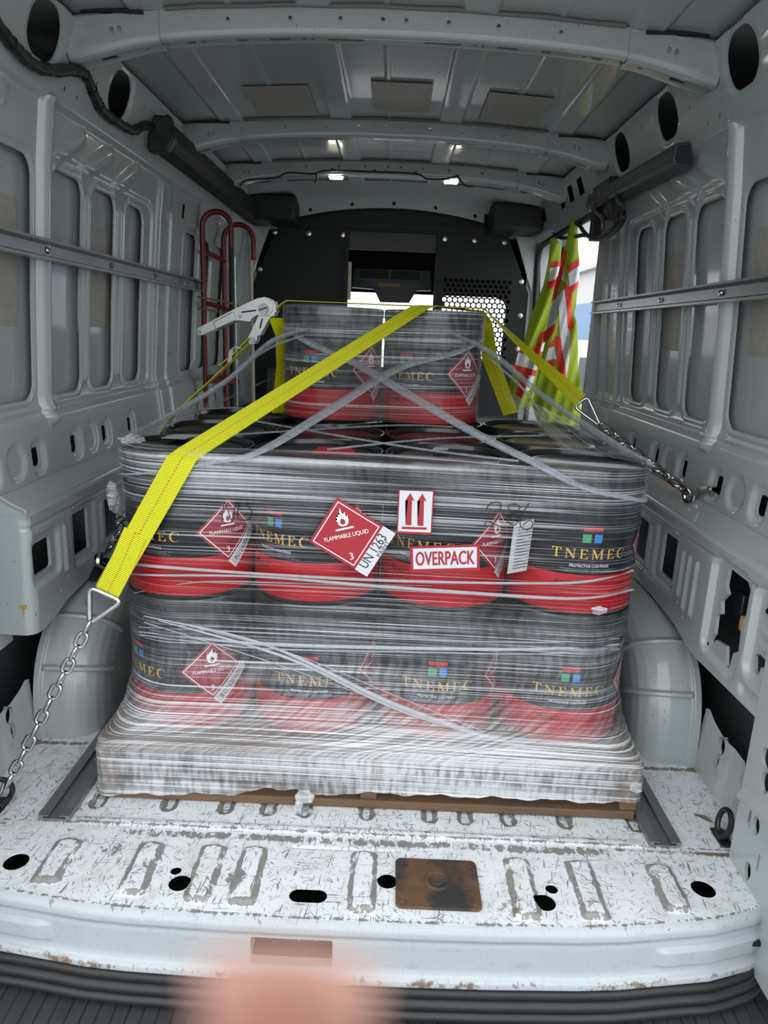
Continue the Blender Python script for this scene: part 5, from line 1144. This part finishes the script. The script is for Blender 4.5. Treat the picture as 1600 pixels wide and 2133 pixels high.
toolbag = empty('tool_box', (-.44, 3.98, 0), label='dark tool chest standing on the floor before the partition', cat='tool box')
mb = MB(); mb.box(-.22, .22, -.14, .16, .01, .86); mb.build('body', trim_black, toolbag, bevel=.02)
mb = MB(); mb.box(-.20, .20, -.152, -.141, .55, .84); mb.build('front', black, toolbag, bevel=.006)

# ================================================================== ceiling lamps, harness, ducts
for x, nm in ((-.266, 'left'), (.262, 'right')):
    z = 1.737 - .055 * (abs(x) / .77) ** 2.3
    o = empty('ceiling_lamp', (x, 3.535, z), label='small lit lamp under the front roof bow, the %s one' % nm, cat='lamp', group='ceiling lamps')
    mb = MB(); mb.box(-.036, .036, -.020, .020, -.006, 0.001); mb.build('housing', whitep, o, bevel=.003)
    mb = MB(); mb.box(-.030, .030, -.0215, .014, -.013, -.006); mb.build('lens', lampm, o, bevel=.003)
hn = empty('wiring_harness', (-.80, 1.3, 1.6), label='taped black wiring harness running along the left roof rail', cat='wiring')
P = [(-.80, 1.25, 1.70), (-.80, 1.5, 1.665), (-0.7970, 1.6312, 1.6150), (-0.7950, 1.6968, 1.5984), (-0.7950, 1.7733, 1.5931), (-0.7900, 1.8584, 1.6117), (-0.7850, 1.9466, 1.6409), (-0.7880, 2.0284, 1.6537), (-0.7920, 2.0855, 1.6293), (-0.7950, 2.1536, 1.6052), (-0.7950, 2.2772, 1.6059), (-0.7950, 2.3888, 1.6159), (-0.7900, 2.4644, 1.6487), (-0.7850, 2.5435, 1.6662), (-0.7800, 2.5831, 1.6388)]
SP = smooth_path(P, 8); mb = MB(); mb.tube(rel(hn, SP), [.0135 + .0012 * math.sin(k * 1.9) for k in range(len(SP))], 10); mb.build('loom', black, hn)
for k in range(6, len(SP) - 4, 7):
    a, b = np.array(SP[k]), np.array(SP[k + 1]); mb = MB(); mb.cyl(*rel(hn, [a, a + (b - a) * .55]), .0152, 10); mb.build('tape_band', rubber, hn)
du = empty('cable_duct', (-.77, 2.53, 1.60), label='long black plastic cable duct below the left roof rail', cat='duct')
mb = MB(); mb.extrude([(-.035, .005), (.030, .0), (.052, .03), (.040, .088), (-.005, .092), (-.035, .06)], lambda a, b, t: (a, t, b), .03, 1.62); mb.build('duct', trim_black, du, bevel=.006)
mb = MB(); mb.extrude([(-.03, -.012), (.030, -.010), (.058, .03), (.046, .098), (-.005, .100), (-.03, .06)], lambda a, b, t: (a, t, b), 0, .045); mb.build('end_cap', black, du, bevel=.006)
dc = empty('door_track_cover', (.79, 2.12, 1.515), label='dark grey cover over the sliding door track on the right wall', cat='cover')
mb = MB(); mb.extrude([(.035, 0), (-.012, .004), (-.022, .02), (-.018, .060), (.02, .066)], lambda a, b, t: (a, t + 0, b + .028 * t), 0, .92); mb.build('cover', simple('cover_grey', (.045, .05, .055), .45), dc, bevel=.004)
mb = MB(); mb.extrude([(.03, .006), (-.008, .010), (-.016, .022), (-.013, .053), (.016, .058)], lambda a, b, t: (a, t, b), -.003, .001); mb.build('end_face', trim_black, dc, smooth=False)
br = empty('door_bracket', (.80, 2.80, 1.50), label='black sliding door bracket with drooping hoses at the door opening', cat='bracket')
mb = MB(); mb.box(-.03, .03, -.06, .16, .03, .115); mb.build('housing', black, br, bevel=.006)
mb = MB(); mb.box(-.034, -.030, .02, .06, .065, .085); mb.build('red_mark', redpaint, br, smooth=False)
mb = MB(); mb.box(-.02, .02, .155, .19, -.075, .10); mb.build('guide_arm', black, br, bevel=.005)
mb = MB(); mb.box(-.02, .02, -.07, -.01, -.03, .04); mb.build('connector', black, br, bevel=.005)
for pts in ([(0.7750, 2.6630, 1.5713), (0.7750, 2.6318, 1.5199), (0.7700, 2.5389, 1.4849), (0.7680, 2.5193, 1.4640)], [(0.7750, 2.9300, 1.5751), (0.7720, 2.8903, 1.5211), (0.7720, 2.7931, 1.4865), (0.7750, 2.7780, 1.4386)]):
    mb = MB(); mb.tube(rel(br, smooth_path(pts, 5)), .0075, 8); mb.build('pipe', simple('pipe_grey', (.06, .065, .07), .4) if 'pipe_grey' not in MATS else MATS['pipe_grey'], br)
for pts in ([(0.7680, 2.5259, 1.4680), (0.7650, 2.4999, 1.4390), (0.7680, 2.5725, 1.4147), (0.7750, 2.7229, 1.4072), (0.7800, 2.8851, 1.4218), (0.8000, 3.1221, 1.4712), (0.8200, 3.3710, 1.5530)], [(0.7680, 2.5872, 1.4654), (0.7680, 2.5959, 1.4331), (0.7750, 2.7277, 1.4191), (0.7850, 2.9074, 1.4316), (0.8000, 3.1600, 1.4703), (0.8200, 3.6628, 1.5202), (0.8250, 3.9331, 1.5903)]):
    mb = MB(); mb.tube(rel(br, smooth_path(pts, 6)), .0085, 10); mb.build('hose', rubber, br)
sl = empty('door_weatherstrip', (.83, 3.03, 1.55), label='black rubber weatherstrip around the open side door frame', cat='rubber seal')
P = [(.836, 4.27, .30), (.846, 4.285, .9), (.836, 4.285, 1.38)] + [(.832, 4.285 - .09 * (1 - math.cos(a)), 1.46 + .085 * math.sin(a)) for a in np.linspace(0, math.pi / 2, 6)] + [(.826, 3.9, 1.547), (.826, 3.4, 1.547), (.826, 3.04, 1.546)]
mb = MB(); mb.tube(rel(sl, P), .016, 10); mb.build('strip', rubber, sl)
cb = empty('lamp_cable', (0, 3.49, 1.75), label='thin black cable clipped along the front roof bow between the lamps', cat='cable')
P = [(-0.6990, 3.4900, 1.6637), (-0.6659, 3.4900, 1.6911), (-0.5348, 3.4900, 1.7060), (-0.4804, 3.4900, 1.7281), (-0.3715, 3.4900, 1.7281), (-0.3390, 3.4900, 1.7373), (-0.2805, 3.4900, 1.7455), (-0.0892, 3.4900, 1.7466), (0.0977, 3.4900, 1.7455), (0.1465, 3.4900, 1.7273), (0.2269, 3.4900, 1.7283), (0.2849, 3.4900, 1.7384), (0.3219, 3.4900, 1.7057), (0.3591, 3.4900, 1.7030)]
mb = MB(); mb.tube(rel(cb, smooth_path(P, 6)), .0042, 8); mb.build('cable', black, cb)
mb = MB(); mb.tube(rel(cb, [(-0.3496, 3.4880, 1.7325), (-0.3492, 3.4880, 1.7045), (-0.3577, 3.4880, 1.6921)]), .0045, 8); mb.build('branch', black, cb)
for p in ((-0.2803, 3.4880, 1.7471), (-0.0892, 3.4880, 1.7482), (0.0976, 3.4880, 1.7471), (0.2847, 3.4880, 1.7400)):
    mb = MB(); q = np.array(rel(cb, [p])[0]); mb.obox(q, (.007, 0, 0), (0, .005, 0), (0, 0, .007)); mb.build('clip', black, cb, bevel=.002)
wb = empty('cut_wiring', (.88, 1.55, .40), label='black connector with loose orange wires in the right wall opening', cat='wiring')
mb = MB(); mb.box(-.03, .015, -.02, .02, .05, .10); mb.build('connector', black, wb, bevel=.004)
for k in range(5):
    mb = MB(); mb.tube(rel(wb, smooth_path([(.87, 1.545 + .004 * k, .452), (.865, 1.542 + .003 * k, .43), (.868, 1.535 + .006 * k, .405)], 4)), .0014, 5); mb.build('wire', wire_or, wb)
mk = MB(); mk.extrude([(-.010, .0), (.010, .002), (.0095, -.006), (.003, -.008), (.002, -.036), (-.0025, -.036), (-.002, -.008), (-.010, -.006)], lambda a, b, t: (-.820 + a * 1.0, t, .388 + b), 1.5585, 1.5595); mk.build('crayon_mark', yellow_mark, wl, smooth=False)
lf = MB(); lf.add([(.765, 1.425, .003), (.790, 1.418, .004), (.800, 1.395, .002), (.782, 1.402, .006)], [(0, 1, 2, 3)]); lf.add([(.765, 1.425, .002), (.790, 1.418, .003), (.800, 1.395, .001), (.782, 1.402, .005)], [(3, 2, 1, 0)])
lf.build('dry_leaf', simple('leaf_brown', (.20, .17, .10), .8), smooth=False, label='dry leaf lying on the floor right of the pallet', cat='leaf')

# ================================================================== safety vests
def vest(name, outline, tapes, Y0, label, amp=.012, k=55, slant=.35, mat=lime):
    """outline rows: (z, x_left, x_right); a double layer of hanging cloth with folds"""
    root = empty(name, (outline[0][1], Y0, outline[-1][0]), label=label, cat='vest', group='safety vests at the side door')
    zs = np.array([o[0] for o in outline]); L = np.array([o[1] for o in outline]); Rr = np.array([o[2] for o in outline])
    def fold(x, z): 
        d = (zs[0] - z); a = amp * min(1.0, .25 + d * 2.2); return a * (math.sin(k * (x + slant * d)) + .5 * math.sin(2.3 * k * (x + slant * .6 * d) + 1.1))
    nz_, nx = 70, 26; V = []
    for lay in (0, 1):
        for i in range(nz_ + 1):
            z = zs[0] + (zs[-1] - zs[0]) * i / nz_; l = np.interp(-z, -zs, L); r = np.interp(-z, -zs, Rr)
            for j in range(nx + 1):
                t = j / nx; x = l + (r - l) * t; th = .022 * math.sin(math.pi * t) ** .6
                V.append((x, Y0 + fold(x, z) + (-th if lay == 0 else th), z))
    n1 = (nz_ + 1) * (nx + 1); F = []
    for lay in (0, 1):
        for i in range(nz_):
            for j in range(nx):
                a = lay * n1 + i * (nx + 1) + j; q = (a, a + 1, a + nx + 2, a + nx + 1); F.append(q if lay else q[::-1])
    me = mesh_np('cloth', np.array(V) - np.array(root.location), F, mat); obj('cloth', me, root)
    def sm(x, z, lift):
        l = np.interp(-z, -zs, L); r = np.interp(-z, -zs, Rr); t = min(max((x - l) / (r - l), 0.001), .999)
        return np.array((x, Y0 + fold(x, z) - .022 * math.sin(math.pi * t) ** .6 - lift, z)) - np.array(root.location)
    for nm, mt, lift, quad in tapes:
        mb = MB(); quad_grid(mb, quad, lambda a, b: sm(a, b, lift), 10); mb.build(nm, mt, root)
    return root
def rowsxz(y, rows):
    return rows
vest('safety_vest', [(1.5498, 0.7835, 0.7919), (1.5233, 0.7758, 0.8142), (1.4438, 0.7678, 0.8254), (1.3902, 0.7634, 0.8339), (1.2816, 0.7509, 0.8441), (1.1988, 0.7398, 0.845), (1.157, 0.7346, 0.8386), (1.129, 0.7301, 0.8502), (1.0228, 0.7149, 0.8686), (0.9149, 0.6995, 0.8859), (0.842, 0.6893, 0.8966), (0.7687, 0.6886, 0.9089), (0.7392, 0.6913, 0.9136), (0.651, 0.7204, 0.9262)],
     [('orange_tape', vest_red, .0035, [(0.7809, 1.3581), (0.8316, 1.3947), (0.8342, 1.3696), (0.7872, 1.3299)]),
      ('silver_tape', silver, .0025, [(0.7872, 1.3299), (0.8346, 1.3665), (0.8414, 1.3034), (0.7964, 1.2729)]),
      ('orange_tape', vest_red, .0035, [(0.7964, 1.2729), (0.8414, 1.3034), (0.8442, 1.2767), (0.8057, 1.2476)]),
      ('orange_tape', vest_red, .0035, [(0.7708, 1.2943), (0.8034, 1.27), (0.8364, 1.1026), (0.8162, 1.082)]),
      ('silver_tape', silver, .0025, [(0.7505, 1.2293), (0.7754, 1.2625), (0.827, 1.0627), (0.7775, 1.0607)]),
      ('silver_tape', silver, .0025, [(0.7762, 1.0606), (0.8243, 1.0626), (0.8286, 0.8749), (0.8094, 0.9148)]),
      ('orange_tape', vest_red, .0035, [(0.7592, 1.06), (0.7826, 1.0576), (0.8266, 0.8612), (0.7987, 0.8499)]),
      ('orange_tape', vest_red, .0035, [(0.761, 1.4233), (0.7753, 1.4258), (0.7622, 1.3003), (0.7442, 1.2932)]),
      ('orange_tape', vest_red, .0035, [(0.743, 1.3186), (0.7635, 1.3131), (0.7485, 1.2293), (0.7319, 1.1996)]),
      ('silver_tape', silver, .0025, [(0.7572, 1.3761), (0.7685, 1.3954), (0.7748, 1.2944), (0.7536, 1.3191)]),
      ('silver_tape', silver, .0025, [(0.7322, 1.1963), (0.7566, 1.236), (0.75, 1.1123), (0.7166, 1.0781)]),
      ('orange_tape', vest_red, .0035, [(0.7496, 1.1156), (0.7505, 1.0794), (0.7082, 1.0234), (0.71, 1.0765)]),
      ('silver_tape', silver, .0025, [(0.7304, 1.0057), (0.7597, 1.0135), (0.7718, 0.9605), (0.7222, 0.9484)]),
      ('orange_tape', vest_red, .0035, [(0.7365, 1.0272), (0.7679, 1.055), (0.772, 1.0273), (0.7305, 1.0044)]),
      ('orange_tape', vest_red, .0035, [(0.716, 0.9414), (0.7755, 0.9573), (0.7814, 0.9326), (0.7211, 0.9167)])], 3.33, 'lime safety vest with orange and silver tape, hanging in front by the side door', slant=0.3)
vest('safety_vest', [(1.5036, 0.7463, 0.7628), (1.4824, 0.7453, 0.8024), (1.4039, 0.7447, 0.8027), (1.295, 0.7346, 0.8121), (1.2357, 0.7172, 0.8104), (1.2058, 0.7046, 0.8057), (1.123, 0.679, 0.7907), (0.9939, 0.6556, 0.7799), (0.8851, 0.6218, 0.7589), (0.7755, 0.6073, 0.7455), (0.7128, 0.6165, 0.7513)],
     [('orange_tape', vest_red, .0035, [(0.7564, 1.3967), (0.7998, 1.4037), (0.8006, 1.3815), (0.7552, 1.373)]),
      ('silver_tape', silver, .0025, [(0.7554, 1.371), (0.7972, 1.3794), (0.7964, 1.3169), (0.7542, 1.3099)]),
      ('orange_tape', vest_red, .0035, [(0.7507, 1.3084), (0.7989, 1.3273), (0.7987, 1.2931), (0.747, 1.2726)]),
      ('orange_tape', vest_red, .0035, [(0.6488, 1.001), (0.7452, 0.987), (0.7478, 0.9585), (0.6399, 0.9771)]),
      ('silver_tape', silver, .0025, [(0.6362, 0.9769), (0.7445, 0.9548), (0.7317, 0.8944), (0.6266, 0.9176)]),
      ('orange_tape', vest_red, .0035, [(0.612, 0.917), (0.7319, 0.893), (0.7307, 0.8661), (0.6107, 0.8881)]),
      ('orange_tape', vest_red, .0035, [(0.6628, 0.8829), (0.6946, 0.8733), (0.6662, 0.7587), (0.6381, 0.765)]),
      ('silver_tape', silver, .0025, [(0.6933, 0.8711), (0.7307, 0.8661), (0.7142, 0.8034), (0.6784, 0.7887)]),
      ('orange_tape', vest_red, .0035, [(0.7372, 1.0719), (0.7583, 1.0798), (0.7385, 0.9796), (0.716, 0.9858)]),
      ('silver_tape', silver, .0025, [(0.7597, 1.0798), (0.7796, 1.0842), (0.7597, 0.9876), (0.7397, 0.9832)])], 3.56, 'lime safety vest hanging behind, nearer the partition', slant=0.45)
# ================================================================== the photographer's fingertip at the lens
FG = empty('fingertip', (0.0248, 0.00358, 0.94588), label='out of focus fingertip of the person taking the picture, low in front of the lens', cat='finger')
FP = smooth_path([(0.02622, 0.02381, 1.02197), (0.02621, 0.02377, 1.02137), (0.02619, 0.02371, 1.02047), (0.02616, 0.0236, 1.01898), (0.02611, 0.02339, 1.01599), (0.026, 0.02296, 1.01), (0.02585, 0.02239, 1.00202), (0.02567, 0.02168, 0.99205), (0.02556, 0.02104, 0.98612), (0.02534, 0.01851, 0.97458), (0.02513, 0.01431, 0.96346), (0.02503, 0.01158, 0.95806), (0.0248, 0.00358, 0.94588)], 4); FR = np.interp(np.linspace(0, 1, len(FP)), np.linspace(0, 1, 13), [0.00028, 0.0014, 0.0021699999999999996, 0.0029399999999999995, 0.00392, 0.004829999999999999, 0.00532, 0.0056, 0.00539, 0.00574, 0.006019999999999999, 0.005879999999999999, 0.00616])
mb = MB(); mb.tube(rel(FG, FP), list(FR), 20); mb.build('finger', skin, FG)
mb = MB(); ax_ = np.array((-0.0184, -0.0712, -0.9973)); nn_ = np.array((-0.0036, 0.9692, -0.2464)); sd_ = np.cross(ax_, nn_); base_ = np.array(rel(FG, [FP[6]])[0]); vs = []
for i in range(9):
    for j in range(9):
        u, v = (i / 8 - .5) * .0085, j / 8 * .010; vs.append(base_ + sd_ * u + ax_ * (v - .0008) + nn_ * (.0046 + .0016 * j / 8 - 62 * u * u))
mb.add(vs, [(i * 9 + j, (i + 1) * 9 + j, (i + 1) * 9 + j + 1, i * 9 + j + 1) for i in range(8) for j in range(8)]); mb.build('nail', nailm, FG)
